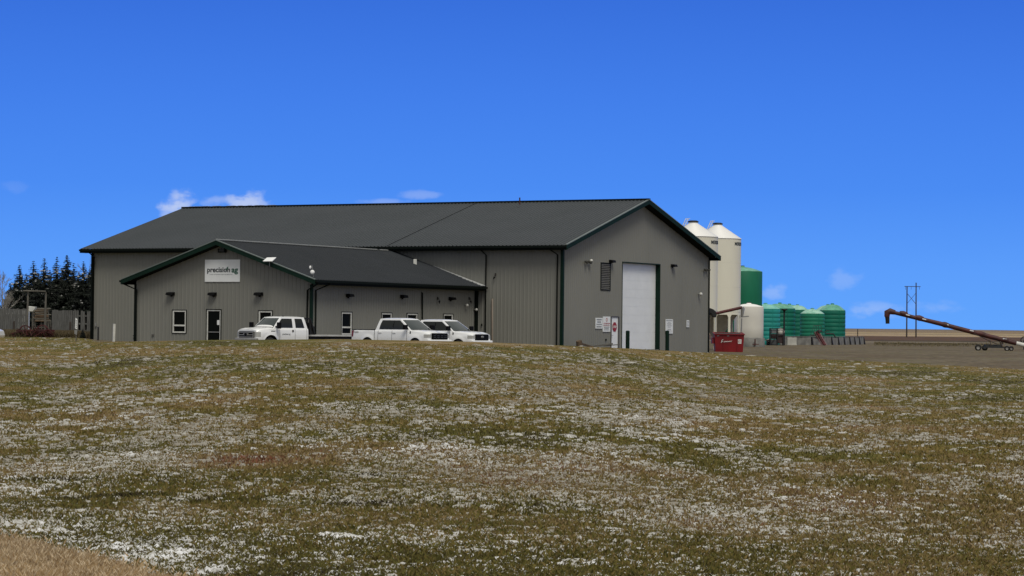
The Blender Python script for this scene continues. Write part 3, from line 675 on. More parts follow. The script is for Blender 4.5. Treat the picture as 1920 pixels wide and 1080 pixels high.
# overhead door
f = pl('gable'); h0, h1, z0, z1 = ohd; mb = MB(); np_ = 10; ph = (z1 - z0) / np_
for i in range(np_): pbox(mb, f, h0 + .02, h1 - .02, -.36, -.31, z0 + i * ph + .008, z0 + (i + 1) * ph - .008)
pbox(mb, f, h0 + .02, h1 - .02, -.37, -.318, z0, z1)
od = mb.build('overhead_door', M['doorwhite'], bld, True)
mb = MB(); pbox(mb, f, h1, h1 + .06, -.36, .05, z0 - .1, z1 + .07); pbox(mb, f, h0 - .06, h0, -.36, .05, z0 - .1, z1 + .07); pbox(mb, f, h0, h1, -.36, .05, z1, z1 + .07)
mb.build('door_jamb', M['green'], od, True)
# man door
h0, h1, z0, z1 = mdoor; mb = MB(); pbox(mb, f, h0 + .05, h1 - .08, -.06, -.01, z0, z1 - .05); md = mb.build('side_door', M['doorwhite'], bld, True)
mb = MB(); pbox(mb, f, h0 - .04, h0 + .05, -.06, .045, z0, z1); pbox(mb, f, h1 - .08, h1 + .06, -.06, .045, z0, z1); pbox(mb, f, h0 + .05, h1 - .08, -.06, .045, z1 - .05, z1 + .03)
mb.build('frame', mat('bronze_frame', (.09, .085, .07), .5), md, True)
mb = MB(); q = f(h0 + .14, 0, z0 + .98); mb.tube([q, q - vc * .07, q - vc * .07 + uc * .1], .018, 8); mb.build('handle', M['alu'], md, True)
# louvre
h0, h1, z0, z1 = louv; mb = MB(); tt = .06
for a in ((h0 - tt, h0, z0 - tt, z1 + tt), (h1, h1 + tt, z0 - tt, z1 + tt), (h0, h1, z0 - tt, z0), (h0, h1, z1, z1 + tt)): pbox(mb, f, a[0], a[1], -.02, .05, a[2], a[3])
pbox(mb, f, h0, h1, -.14, -.12, z0, z1)
lv = mb.build('louver_vent', M['black_trim'], bld, True); mb = MB(); ns = 15; ph = (z1 - z0) / ns
for i in range(ns):
    zc = z0 + (i + .5) * ph
    mb.hexa([f(h, o, zc + s + (-.030 if o > 0 else .04)) for h in (h0, h1) for o in (-.05, .035) for s in (-.012, .012)])
mb.build('louver_blades', mat('louver_metal', (.16, .155, .135), .5), lv, True)
# vent under the office gable
r = rect(412, 466, 425.5, 473.5, 'afront'); f = pl('afront'); mb = MB(); pbox(mb, f, r[0], r[1], .03, .22, r[2], r[3]); gv = mb.build('gable_vent', M['black_trim'], bld, True)
mb = MB()
for i in range(3): pbox(mb, f, r[0] + .08, r[1] - .08, .222, .235, r[2] + .07 + i * .07, r[2] + .1 + i * .07)
mb.build('vent_slats', mat('vent_grey', (.06, .06, .055), .5), gv, True)
# pipes on the walls
def wpipe(name, px, y0, y1, which, r, mt):
    f = pl(which); a = loc_on(px, y0, which); b = loc_on(px, y1, which); mb = MB(); o = .03 + r
    mb.tube([f(a[0], o - .12, a[1]), f(a[0], o, a[1]), f(b[0], o, b[1])], r, 8); mb.build(name, mt, bld, True)
wpipe('conduit', 790, 549, 640, 'aside', .05, M['black_trim'])
wpipe('vent_stack', 924.3, 561, 640, 'front', .06, mat('pipe_grey', (.22, .18, .14), .6))
def wbox(name, px, py, wd, ht, dp, which, mt):
    f = pl(which); a = loc_on(px, py, which); mb = MB(); pbox(mb, f, a[0] - wd / 2, a[0] + wd / 2, .03, .03 + dp, a[1] - ht / 2, a[1] + ht / 2); return mb.build(name, mt, bld, True, .008)
wbox('outlet_box', 287.5, 628, .15, .11, .06, 'afront', mat('box_grey', (.11, .105, .09), .5))
wbox('outlet_box', 1135, 637, .11, .13, .06, 'gable', M['black_trim'])
wbox('hose_bib', 252.5, 629.3, .14, .05, .12, 'front', M['black_trim'])
wbox('meter_box', 181, 609, .12, .25, .08, 'front', M['alu'])
wbox('outlet_box', 904, 609, .08, .14, .08, 'front', M['black_trim'])

# ------------------------------------------------------------------ things fixed to the walls
def wall_thing(name, px, py, which, label, cat, group=None):
    f = pl(which); a = loc_on(px, py, which); p = f(a[0], .03, a[1])
    rz = {'gable': math.atan2(-vc.y, -vc.x), 'aside': math.atan2(-vc.y, -vc.x), 'front': math.atan2(-uc.y, -uc.x), 'afront': math.atan2(-uc.y, -uc.x)}[which]
    return thing(name, p, label, cat, rz, group)     # local +x = away from the wall, +y = along, z up
def wallpack():
    t = thing('wall_light', (0, 0, 0), '', 'wall light')
    mb = MB(); mb.hexa([(0, -.26, -.07), (0, -.26, .15), (0, .26, -.07), (0, .26, .15), (.34, -.26, -.04), (.28, -.26, .12), (.34, .26, -.04), (.28, .26, .12)])
    mb.build('housing', M['blackp'], t, bevel=.02)
    mb = MB(); mb.hexa([(.03, -.2, -.05), (.03, -.2, -.02), (.03, .2, -.05), (.03, .2, -.02), (.26, -.2, -.03), (.26, -.2, .005), (.26, .2, -.03), (.26, .2, .005)]); mb.build('lens', M['rubber'], t)
    mb = MB(); mb.box((.02, 0, -.08), (.04, .14, .12)); mb.build('bracket', M['blackp'], t)
    return t
wp = wallpack(); first = True
for (px, py, wh, lb) in [(322.5, 552, 'afront', 'black box wall light above the left office window beside the downspout'),
    (401, 552.5, 'afront', 'black box wall light above the glass office door under the company sign'),
    (487.5, 552.5, 'afront', 'black box wall light on the office gable above the window behind the hooded white truck'),
    (652, 555, 'aside', 'black box wall light on the wing side wall above the full height window'),
    (753.5, 557, 'aside', 'black box wall light on the wing side wall above the middle pickup cab'),
    (844, 561, 'aside', 'black box wall light at the far end of the wing side wall'),
    (1144, 491, 'gable', 'small dark wall light at the top of the louvre vent'),
    (1260, 499, 'gable', 'small dark wall light to the right of the tall white overhead door')]:
    t = wp if first else copy_tree(wp); first = False
    f = pl(wh); a = loc_on(px, py, wh); t.location = f(a[0], .03, a[1])
    t.rotation_euler = (0, 0, math.atan2(-vc.y, -vc.x) if wh in ('gable', 'aside') else math.atan2(-uc.y, -uc.x))
    tag(t, lb, 'wall light', 'wall lights on the grey building')
def flood(px, py, lb, big):
    t = wall_thing('flood_light', px, py, 'gable', lb, 'flood light', 'flood lights on the gable wall')
    mb = MB(); mb.tube([(0, 0, 0), (.12, 0, 0)], .05); mb.bar((.12, -.3, 0), (.12, .3, 0), .06); mb.build('bracket', M['blackp'], t)
    for y in (-.26, .26):
        mb = MB(); mb.tube([(.05, y, .02), (.2, y * 1.05, -.01), (.3, y * 1.1, -.05)], [.06, .10, .12]); mb.build('lamp_head', mat('lamp_grey', (.07, .07, .06), .5), t)
    if big: mb = MB(); mb.lathe([(0.001, .12), (.08, .09), (.12, 0), (.08, -.09), (.001, -.12)], (.2, .42, .09), 14); mb.build('globe', M['white'], t)
flood(1098, 491, 'twin flood light with a white globe beside the louvre vent', True)
flood(1321, 506, 'slim twin flood light at the right edge of the gable wall under the eave', False)
def dome(px, py, wh, lb, r=.12, ring=True):
    t = wall_thing('security_camera', px, py, wh, lb, 'security camera', 'small cameras and sensors on the walls')
    mb = MB(); mb.tube([(0, 0, 0), (.14, 0, 0)], .05); mb.build('bracket', M['alu'], t)
    mb = MB(); mb.lathe([(0.001, r), (r * .7, r * .7), (r, 0), (r * .7, -r * .7), (.001, -r)], (.2, 0, 0), 14); mb.build('dome', mat('dome_white', (.6, .6, .55), .3), t)
dome(1309, 551.5, 'gable', 'white dome camera low on the right part of the gable wall', .14)
dome(870.5, 572.5, 'aside', 'white dome camera near the far end of the wing side wall, the left of two', .11)
dome(888, 580.5, 'aside', 'white dome camera right beside the big black downspout', .10)
def dish(px, py, wh, lb, tilt):
    t = wall_thing('wall_bracket', px, py, wh, lb, 'bracket')
    mb = MB(); mb.tube([(0, 0, .18), (.12, 0, .14), (.15, 0, -.08)], .022); mb.box((.03, 0, .12), (.05, .09, .2)); mb.build('arm', mat('bracket_dark', (.045, .04, .035), .6), t)
    mb = MB(); mb.tube([(.15, 0, -.05), (.2, -.06, -.22)], [.07, .02]); mb.build('horn', M['blackp'], t)
dish(929.5, 518, 'front', 'black horn bracket high on the main wall right of the wing', 0)
dish(878.5, 563, 'aside', 'small dark bracket under the wing eave near the downspout', 0)
dish(819.5, 563, 'aside', 'small dark bracket on the wing side wall between two wall lights', 0)

# ------------------------------------------------------------------ signs
def sign(px0, py0, px1, py1, wh, label, name='wall_sign', cat='sign'):
    r = rect(px0, py0, px1, py1, wh); f = pl(wh); c = f((r[0] + r[1]) / 2, .035, r[2])
    t = thing(name, c, label, cat); mb = MB(); pbox(mb, f, r[0], r[1], .035, .06, r[2], r[3]); mb.build('board', M['signwhite'], t, True)
    sgn = -1 if wh in ('front', 'afront') else 1
    hdir = (uc if wh in ('gable', 'aside') else -vc)     # reader's left to right
    nrm = -vc if wh in ('gable', 'aside') else -uc
    org = f((r[0] + r[1]) / 2, .063, (r[2] + r[3]) / 2); return t, r[1] - r[0], r[3] - r[2], org, hdir, nrm
def put_text(t, org, hdir, nrm, txt, size, dx, dy, mt, wid=None, name='lettering', offset=0, shear=0, ht=None):
    vs, fs = text_mesh(txt, size, offset, .003, shear)
    xs = [v.x for v in vs]; ys = [v.y for v in vs]; k = (wid / (max(xs) - min(xs))) if wid else 1; ky = (ht / (max(ys) - min(ys))) if ht else k
    cx = (max(xs) + min(xs)) / 2
    mb = MB(); mb.add([org + hdir * (dx + (v.x - cx) * k) + zz * (dy + v.y * ky) + nrm * v.z for v in vs], fs); return mb.build(name, mt, t, True)
def lines(t, w_, h_, org, hdir, nrm, rows, mt, name='printing'):
    mb = MB(); rnd = random.Random(int(w_ * 1000))
    for (y, lw, lh) in rows:                             # broken strokes: print too small to read
        x = -lw / 2
        while x < lw / 2:
            d = rnd.uniform(.03, .09) * w_; d = min(d, lw / 2 - x)
            a = org + hdir * (x * w_) + zz * (y * h_)
            mb.hexa([org + hdir * (xx * w_) + zz * ((y + zq) * h_) + nrm * nq for xx in (x, x + max(d / w_ * .8, .02)) for nq in (0, .004) for zq in (-lh / 2, lh / 2)])
            x += d / w_ + .03
    mb.build(name, mt, t, True)
t, w_, h_, o_, hd, nn = sign(385.2, 486.8, 450.8, 528.4, 'afront', 'large white company sign reading precision ag on the office gable', 'company_sign')
M['lettergrey'] = mat('grey_lettering', (.10, .105, .10), .5)
put_text(t, o_, hd, nn, 'precision', 1, -.105 * w_, .035 * h_, M['lettering'], .655 * w_, offset=.027, ht=.30 * h_)
put_text(t, o_, hd, nn, 'ag', 1, .355 * w_, .030 * h_, M['greenletter'], .185 * w_, offset=.035, ht=.27 * h_)
put_text(t, o_, hd, nn, 'THE POWER OF SCIENCE', 1, -.04 * w_, -.175 * h_, M['lettergrey'], .66 * w_, ht=.035 * h_, name='tagline')
mb = MB(); c = o_ + hd * (.115 * w_) + zz * (.10 * h_)      # leaf over the o
mb.poly([c + hd * (x * w_) + zz * (y * h_) + nn * .004 for x, y in ((-.028, -.11), (-.005, -.02), (.02, .05), (.055, .09), (.052, .02), (.02, -.05))], nn * .006); mb.build('leaf_mark', M['greenletter'], t, True)
t, w_, h_, o_, hd, nn = sign(1115.4, 596, 1128.4, 616, 'gable', 'white sign with four lines of black print, leftmost of the door signs')
lines(t, w_, h_, o_, hd, nn, [(.33, .7, .12), (.11, .5, .12), (-.11, .75, .11), (-.33, .7, .12)], M['lettering'])
t, w_, h_, o_, hd, nn = sign(1129.2, 593.5, 1143, 622, 'gable', 'white warning sign headed ATTENTION in red, left of the small white door')
put_text(t, o_, hd, nn, 'ATTENTION', 1, 0, .03 * h_, M['redletter'], .86 * w_, offset=.02, ht=.10 * h_)
lines(t, w_, h_, o_, hd, nn, [(-.09, .85, .06)], M['redletter']); lines(t, w_, h_, o_, hd, nn, [(-.2, .7, .05), (-.29, .6, .05), (-.38, .7, .04)], M['lettering'])
mb = MB()
for s in (-1, 1): mb.tube([o_ + hd * (s * .02 * w_) + zz * (.16 * h_), o_ + hd * (s * .10 * w_) + zz * (.28 * h_), o_ + hd * (s * .02 * w_) + zz * (.40 * h_)], .018, 6)
mb.build('emblem', M['redletter'], t, True)
t, w_, h_, o_, hd, nn = sign(1246.8, 598.5, 1260.5, 625.4, 'gable', 'tall white notice behind the right green bollard')
lines(t, w_, h_, o_, hd, nn, [(.40, .85, .05)], M['lettering']); lines(t, w_, h_, o_, hd, nn, [(.28, .4, .03), (.2, .6, .03), (.12, .5, .03), (.04, .7, .03), (-.05, .4, .03), (-.2, .4, .03), (-.26, .6, .03), (-.38, .6, .03)], M['lettergrey'])
t, w_, h_, o_, hd, nn = sign(1286.2, 600.3, 1291, 613.5, 'gable', 'very small white sign alone near the right end of the gable wall')
lines(t, w_, h_, o_, hd, nn, [(.25, .6, .14), (-.05, .6, .10), (-.3, .6, .10)], M['lettergrey'])
# octagonal stop sign on the small door
h0, h1, z0, z1 = mdoor; a = loc_on(1152, 613, 'gable'); f = pl('gable'); hc = (h0 + h1) / 2 - .02
t = thing('stop_sign', f(hc, .0, a[1]), 'red octagonal stop sign on the small white side door', 'sign')
rr_ = .36
octp = [f(hc + rr_ * math.cos(PI / 8 + i * PI / 4), .002, a[1] + rr_ * math.sin(PI / 8 + i * PI / 4)) for i in range(8)]
mb = MB(); mb.poly(octp, -vc * .01); mb.build('plate', M['redletter'], t, True)
put_text(t, f(hc, .016, a[1]), uc, -vc, 'STOP', 1, 0, 0, M['signwhite'], .50, offset=.02, ht=.17)

# ------------------------------------------------------------------ antennas on the office roof
pa = at(505.5, 486, 148.4)
t = thing('satellite_antenna', pa - zz * .3, 'flat white rectangular antenna panel tilted above the office roof edge', 'antenna')
mb = MB(); 
c1, c2, c3, c4 = at(493, 489.5, 147.9), at(510.5, 489.2, 147.9), at(518, 482.3, 148.7), at(500.5, 482.8, 148.7)
mb.poly([c1, c2, c3, c4], Vector((0, .02, -.04))); mb.build('panel', M['snow'], t, True)
mb = MB(); mb.tube([pa - zz * .45, pa], .025); mb.build('mast', M['alu'], t, True)
pb = at(588, 524, 147.5)
t = thing('antenna_mast', pb, 'thin mast with two small white round antennas at the wing corner', 'antenna')
top = at(584.5, 497, 147.6)
mb = MB(); mb.tube([pb - zz * .2, at(587.5, 512, 147.5), top], .018, 6); mb.build('mast', M['alu'], t, True)
for (px, py, r, sq) in ((585.6, 510.3, .14, 1), (581.6, 501.3, .11, .6)):
    c = at(px, py, 147.4); mb = MB(); mb.lathe([(.001, -.03), (r * .6, -.025), (r, .02), (r * .96, .035), (r * .55, 0), (.001, -.01)], (0, 0, 0), 18, axis='y')
    mb.v = [tuple(Vector((v[0] * sq, v[1], v[2])) + c) for v in mb.v]; mb.build('dish', M['snow'], t, True)
for px, py in ((592.5, 530.3),):
    c = at(px, py, 147.3); t = thing('security_camera', c, 'small pale camera ball under the wing roof corner', 'security camera', group='small cameras and sensors on the walls')
    mb = MB(); mb.lathe([(.001, .09), (.07, .06), (.09, 0), (.06, -.07), (.001, -.09)], c, 12); mb.build('dome', M['alu'], t, True); mb = MB(); mb.tube([c, c + zz * .16], .02, 6); mb.build('bracket', M['black_trim'], t, True)
# flue on the far rake of the wing roof
pn = (P(-U, sr, azr) - P(-U, sR, aze)).cross(uc).normalized(); c = onplane(778.3, 495.5, P(-U, sR, aze), pn); mb = MB(); mb.box((0, 0, .14), (.23, .23, .42)); mb.v = [tuple(Vector(v) + c) for v in mb.v]
mb.build('roof_flue', M['white'], bld, True, .02)
# snow lying along the foot of the wing roof valley and on both ridges
mb = MB(); a = (azr - aze) / half
for i in range(60):
    tq = i / 60; v = sR + .05 + tq * 4.2; wd = .75 * (1 - tq) ** 1.3 * random.uniform(.55, 1.2) + .06
    zq = aze + a * (v - sR) + .036; v2 = v + 4.2 / 60; z2 = aze + a * (v2 - sR) + .036
    mb.hexa([P(OH - .06 - d, vv, zv + k) for vv, zv in ((v, zq), (v2, z2)) for d in (0, wd) for k in (0, .03)])
for i in range(70):
    u = -U + .1 + (U - .5) * i / 70; l = (U - .5) / 70
    if random.random() < .9: mb.bar(P(u, sr, azr + .085), P(u + l, sr, azr + .085), random.uniform(.1, .24), .03)
for i in range(22):
    v = Lm * .78 + random.random() * Lm * .2; mb.bar(P(Wm / 2, v, zr + .12), P(Wm / 2, v + random.uniform(.15, .7), zr + .12), .2, .03)
for i in range(16):
    u = -U + random.uniform(2, U - 1); v = random.uniform(sR + .5, sr - .5); zq = aze + a * (v - sR) + .004; d = random.uniform(.05, .16)
    mb.add([P(u, v, zq + .002), P(u + d * 1.5, v, zq + .002), P(u + d * 1.5, v + d, zq + a * d + .002), P(u, v + d, zq + a * d + .002)], [(0, 1, 2, 3)])
o = mb.build('roof_snow', mat('roof_snow', (.48, .49, .48), .8, (.36, .37, .37), 5), None); tag(o, 'thin snow left along the ridge and valley of the roofs', 'snow', None, 'stuff')

# ------------------------------------------------------------------ pickups
def pickup(kind, label, cat='pickup truck'):
    """local +x forward, +y left, z up, origin on the ground under the middle"""
    flat = kind == 'flatbed'
    t = thing('pickup_truck', (0, 0, 0), label, cat, group='white pickup trucks parked by the office')
    if flat: Lf, Wd, axf, axr, cab0, cab1, zb, zbelt, zroof, hood = 3.35, 2.03, 2.35, -2.0, -.62, 2.12, .62, 1.36, 2.04, 1.36
    else: Lf, Wd, axf, axr, cab0, cab1, zb, zbelt, zroof, hood = 2.95, 2.03, 2.03, -1.65, -1.12, 1.62, .52, 1.30, 1.95, 1.26
    Lr_ = cab0 if flat else -2.95
    ra = .56 if flat else .47
    def top(x):
        if x > cab1: 
            q = (x - cab1) / (Lf - cab1); return hood - .05 * q - .16 * max(0, q - .75) * 4 * .5 + .03 * (1 - q)
        if x >= cab0: return zbelt + (.0)
        return (zbelt + .02) - .02 * (0 if flat else 1)
    def halfw(x, z):
        k = (z - zb) / (zbelt - zb); wv = Wd / 2 - .055 * abs(k - .45) ** 1.6 * 1.6
        wv -= .16 * max(0, (x - (Lf - .42)) / .42) ** 2
        wv -= .03 * max(0, (-2.6 - x) / .35)
        for ax in (axf, axr):
            d = math.hypot(x - ax, z - .42)
            if d < .66: wv += .035 * (1 - max(0, (d - .5)) / .16) if d > .5 else .035
        if x > cab1 - .1: wv -= .05 * sstep((z - (hood - .28)) / .25) 
        return float(wv)
    def bottom(x):
        b_ = zb if x < Lf - .3 else zb + .02
        for ax in (axf, axr):
            if abs(x - ax) < ra: b_ = max(b_, .42 + math.sqrt(ra * ra - (x - ax) ** 2))
        return b_
    xs = sorted(set([Lr_ + (Lf - Lr_) * i / 90 for i in range(91)] + [ax + s * ra * math.cos(R(a_)) for ax in (axf, axr) for s in (-1, 1) for a_ in (0, 8, 20, 35, 50, 65, 80)] + [cab0, cab1]))
    xs = [x for x in xs if x >= Lr_]
    mb = MB(); nz = 9; nyy = 6; vs = []; m_ = 2 * (nz + nyy)
    for x in xs:
        zb_, zt = bottom(x), top(x); ring = []
        for j in range(nz):
            z = zb_ + (zt - .04 - zb_) * j / (nz - 1); ring.append((x, halfw(x, z), z))
        wt = halfw(x, zt)
        for j in range(nyy):
            q = j / (nyy - 1); y = (wt - .035) * (1 - q); cr_ = (.05 if x > cab1 else 0) * (1 - (y / wt) ** 2); pw = (.02 * math.exp(-((abs(y) - .55) / .12) ** 2) if x > cab1 else 0)
            ring.append((x, y, zt + cr_ + pw))
        full = ring + [(p[0], -p[1], p[2]) for p in reversed(ring)]
        vs += full
    n_ = 2 * (nz + nyy); fs = []
    for i in range(len(xs) - 1):
        for j in range(n_ - 1): fs.append((i * n_ + j, i * n_ + j + 1, (i + 1) * n_ + j + 1, (i + 1) * n_ + j))
    fs.append(tuple(range(n_))); fs.append(tuple(range((len(xs) - 1) * n_, len(xs) * n_)))
    mb.add(vs, fs[:-2], True); mb.add(vs[:n_], [tuple(range(n_))]); mb.add(vs[-n_:], [tuple(range(n_))])
    body = mb.build('body', M['paint'], t)
    # cab
    wb, wr = Wd / 2 - .07, Wd / 2 - .27
    def yc_(z): q = (z - zbelt) / (zroof - zbelt); return wb + (wr - wb) * (q * .75 + q * q * .25)
    def xf(z): q = (z - zbelt) / (zroof - zbelt); return cab1 + .10 - (1.00 if not flat else .78) * (q * .9 + q * q * .1)
    def xr_(z): q = (z - zbelt) / (zroof - zbelt); return cab0 + .02 + (.20 if not flat else .14) * q
    C_ = .16
    def side(x, z, s, off=0): return Vector((x, s * (yc_(z) + off), z))
    def front(y, z, off=0): return Vector((xf(z) - C_ * (y / wb) ** 2 + off, y, z + off * .4))
    mb = MB()
    for s in (-1, 1): mb.grid(lambda a, b: (lambda z: side(xr_(z) + (xf(z) - C_ * (yc_(z) / wb) ** 2 - xr_(z)) * a, z, s))(zbelt - .03 + (zroof - zbelt + .03) * b), 8, 8)
    mb.grid(lambda a, b: (lambda z: front(-yc_(z) + 2 * yc_(z) * a, z))(zbelt - .03 + (zroof - zbelt + .03) * b), 10, 8)
    mb.grid(lambda a, b: (lambda z: Vector((xr_(z), -yc_(z) + 2 * yc_(z) * a, z)))(zbelt - .03 + (zroof - zbelt + .03) * b), 8, 6)
    def roofp(a, b):
        y = -wr + 2 * wr * a; x1 = xf(zroof) - C_ * (y / wb) ** 2; x0 = xr_(zroof); x = x0 + (x1 - x0) * b
        return Vector((x, y, zroof + .055 * (1 - (2 * a - 1) ** 2) ** .5 * (1 - (2 * b - 1) ** 6) if True else 0))
    mb.grid(roofp, 10, 14)
    cabo = mb.build('cab', M['paint'], t)
    # glass
    mb = MB(); g0, g1 = zbelt + .03, zroof - .06
    mb.grid(lambda a, b: (lambda z: front((-yc_(z) + .09) + 2 * (yc_(z) - .09) * a, z, .008))(g0 + (g1 - g0) * b), 10, 6); mb.build('windshield', M['wshield'], cabo)
    mb = MB(); mb.grid(lambda a, b: (lambda z: Vector((xr_(z) - .01, (-yc_(z) + .2) + 2 * (yc_(z) - .2) * a, z)))(g0 + .03 + (g1 - g0 - .06) * b), 4, 4); mb.build('rear_window', M['cglass'], cabo)
    g0, g1 = zbelt + .045, zroof - .085
    def sidewin(xa, xb, ra_, rb_, s):    # xa rear edge, xb front edge (functions of height fraction)
        mb = MB(); mb.grid(lambda a, b: (lambda z, k: side(xa(k) + (xb(k) - xa(k)) * a, z, s, .008))(g0 + (g1 - g0) * b, b), 4, 6); mb.build('side_window', M['cglass'], cabo)
    fe = lambda k: xf(g0 + (g1 - g0) * k) - C_ * (yc_(g0 + (g1 - g0) * k) / wb) ** 2 - .10
    for s in (-1, 1):
        if flat:
            sidewin(lambda k: .58 - .04 * k, lambda k: max(fe(k), .60), 0, 0, s); sidewin(lambda k: -.36 + .10 * k, lambda k: .34 - .02 * k, 0, 0, s)
        else:
            sidewin(lambda k: .25, lambda k: max(fe(k), .3), 0, 0, s); sidewin(lambda k: -.82 + .12 * k ** 2, lambda k: .19, 0, 0, s)
    for s in (-1, 1):       # blacked-out pillar between the doors
        if not flat: mb = MB(); mb.grid(lambda a, b: (lambda z: side(.19 + .06 * a, z, s, .006))(g0 + (g1 - g0) * b), 1, 6); mb.build('door_pillar', M['blackp'], cabo)
    # door seams
    for s in (-1, 1):
        seams = ((-.5, .44, 1.66) if flat else (-.86, .22, 1.36))
        mb = MB()
        for x in seams[(0 if not flat else 0):]:
            pts = [Vector((x, s * (halfw(x, z) + .003), z)) for z in np.linspace(zb + .04, zbelt - .02, 8)]
            for a_, b_ in zip(pts[:-1], pts[1:]): mb.bar(a_, b_, .012, .012)
        if not flat:
            pts = [Vector((cab0 - .02, s * (halfw(cab0, z) + .004), z)) for z in np.linspace(zb, zbelt, 8)]
            for a_, b_ in zip(pts[:-1], pts[1:]): mb.bar(a_, b_, .022, .022)
        mb.build('door_seams', M['blackp'], body)
        for x in ((.62,) if flat else (-.68, .40)):
            mb = MB(); z = zbelt - .14
            mb.box((x, s * (halfw(x, z) + .025), z), (.24, .035, .045) if not flat else (.10, .03, .13)); mb.build('door_handle', M['blackp'] if flat else M['paint'], t, bevel=.01)
        # mirrors
        mb = MB(); xm = fe(0) + (.02 if flat else -.02)
        mb.box((xm, s * (wb + .30 if flat else wb + .20), zbelt + .18), (.17, .26 if flat else .27, .38 if flat else .27)); mb.bar((xm, s * (wb - .06), zbelt + .1), (xm, s * (wb + .24), zbelt + .14), .06)
        mb.build('mirror', M['blackp'], t, bevel=.04)
        # headlight
        xh = Lf - .10; mb = MB()
        def hl(a, b, z0_, z1_, y0_, wrap):
            q = a
            if q < .6: y = y0_ + (halfw(Lf, hood - .3) - .02 - y0_) * q / .6; x = Lf + .012
            else: x = Lf + .012 - wrap * (q - .6) / .4; y = halfw(x, hood - .3) + .012
            return Vector((x, s * y, z0_ + (z1_ - z0_) * b))
        if flat: mb.grid(lambda a, b: hl(a, b, .86, 1.14, .68, .24), 10, 3)
        else: mb.grid(lambda a, b: hl(a, b, .90, 1.08, .60, .30), 10, 3)
        hlo = mb.build('headlight', M['lampglass'], t)
        if flat: mb = MB(); mb.grid(lambda a, b: hl(.6 + .4 * a, b, .88, .95, .72, .26), 4, 2)
        # fender vent badge
        mb = MB(); z = zbelt - .16; x = cab1 - .02 if not flat else cab1 + .02; mb.box((x, s * (halfw(x, z) + .008), z), (.07 if not flat else .34, .02, .20 if not flat else .05)); mb.build('fender_vent', M['blackp'], t)
    # grille, bumper
    if flat:
        mb = MB(); mb.box((Lf + .02, 0, .98), (.10, 1.34, .40)); gr = mb.build('grille', M['blackp'], t, bevel=.03)
        mb = MB()
        for z in (1.12, .97, .84): mb.box((Lf + .08, 0, z), (.04, 1.24, .045))
        for y in (-.64, .64): mb.box((Lf + .075, y, .98), (.03, .04, .38))
        mb.box((Lf + .09, 0, 1.0), (.05, .42, .12)); mb.build('grille_bars', M['chrome'], gr)
        mb = MB(); mb.lathe([(.001, .02), (.10, .015), (.12, 0)], (0, 0, 0), 20); mb.v = [(Lf + .12 + v[2], v[0] * 1.2, 1.0 + v[1] * .5) for v in mb.v]; mb.build('badge', M['blackp'], gr)
    else:
        mb = MB(); mb.box((Lf + .01, 0, .97), (.10, 1.36 if kind == 'bars' else 1.30, .36)); gr = mb.build('grille', M['blackp'], t, bevel=.04)
        if kind == 'bars':
            mb = MB()
            for z in (1.02, .92):
                for y in (-.46, -.16, .16, .46): mb.box((Lf + .065, y, z), (.015, .2, .05))
            mb.build('grille_bars', mat('grille_grey', (.03, .03, .03), .4), gr)
        else:
            mb = MB(); mb.lathe([(.001, .02), (.10, .015), (.12, 0)], (0, 0, 0), 20); mb.v = [(Lf + .07 + v[2], v[0] * 1.25, 1.0 + v[1] * .55) for v in mb.v]; mb.build('badge', M['alu'], gr)
    mb = MB(); mb.box((Lf + .03, 0, .66), (.22, 1.92, .26)); mb.build('front_bumper', M['paint'] if not flat else M['chrome'], t, bevel=.05)
    # wipers cowl
    mb = MB(); mb.grid(lambda a, b: Vector((cab1 + .13 - C_ * ((-1 + 2 * a)) ** 2 + .10 * b, (-wb + .12) + 2 * (wb - .12) * a, zbelt + .015 + .02 * (1 - b) + (.03 if not flat else .07))), 8, 1); mb.build('cowl', M['blackp'], t)
    # wheels
    for ax in (axf, axr):
        for s in (-1, 1):
            mb = MB(); c = (ax, s * (Wd / 2 - .14), .41)
            mb.lathe([(.25, -.13), (.385, -.13), (.41, -.10), (.41, .10), (.385, .13), (.25, .13)], c, 32, axis='y'); wh = mb.build('wheel', M['rubber'], t)
            mb = MB(); mb.lathe([(.25, s * .12), (.24, s * .08), (.08, s * .05), (.06, s * .09), (.001, s * .09)], c, 24, axis='y')
            for k in range(6): a_ = k * PI / 3; mb.bar((c[0], c[1] + s * .09, c[2]), (c[0] + .24 * math.cos(a_), c[1] + s * .09, c[2] + .24 * math.sin(a_)), .05, .05)
            mb.build('rim', M['alu'], wh)
            mb = MB(); mb.lathe([(ra + .0, 0), (ra, -s * .4)], (ax, s * (Wd / 2 - .04), .42), 30, axis='y'); mb.build('wheel_well', M['rubber'], t)
    mb = MB(); mb.box((0, 0, zb - .05), (5.2 if not flat else 3, 1.5, .16)); mb.build('chassis', M['rubber'], t)
    if not flat:
        for s in (-1, 1):
            mb = MB(); mb.grid(lambda a, b: (lambda x, z: Vector((x, s * (halfw(x, z) + .012), z)))(-2.95 + (.12 + .06 * b) * a, .90 + .36 * b), 3, 5); mb.grid(lambda a, b: Vector((-2.962, s * (halfw(-2.95, .9 + .36 * b) - .16 * a), .90 + .36 * b)), 2, 4); mb.build('tail_light', M['redlens'], t)
            mb = MB(); mb.bar((-2.93, s * .93, 1.315), (cab0 - .05, s * .93, 1.315), .10, .035); mb.build('bed_rail', M['blackp'], t)
        mb = MB(); mb.box((-2.05, 0, 1.305), (1.7, 1.6, .02)); mb.build('bed_liner', M['blackp'], t)
        mb = MB(); mb.box((-3.02, 0, .62), (.20, 1.8, .2)); mb.build('rear_bumper', M['blackp'], t, bevel=.03)
    else:
        mb = MB(); mb.box((-2.55, 0, .95), (3.6, 2.36, .09)); bed = mb.build('flat_deck', mat('deck_pale', (.5, .5, .48), .5), t, bevel=.01)
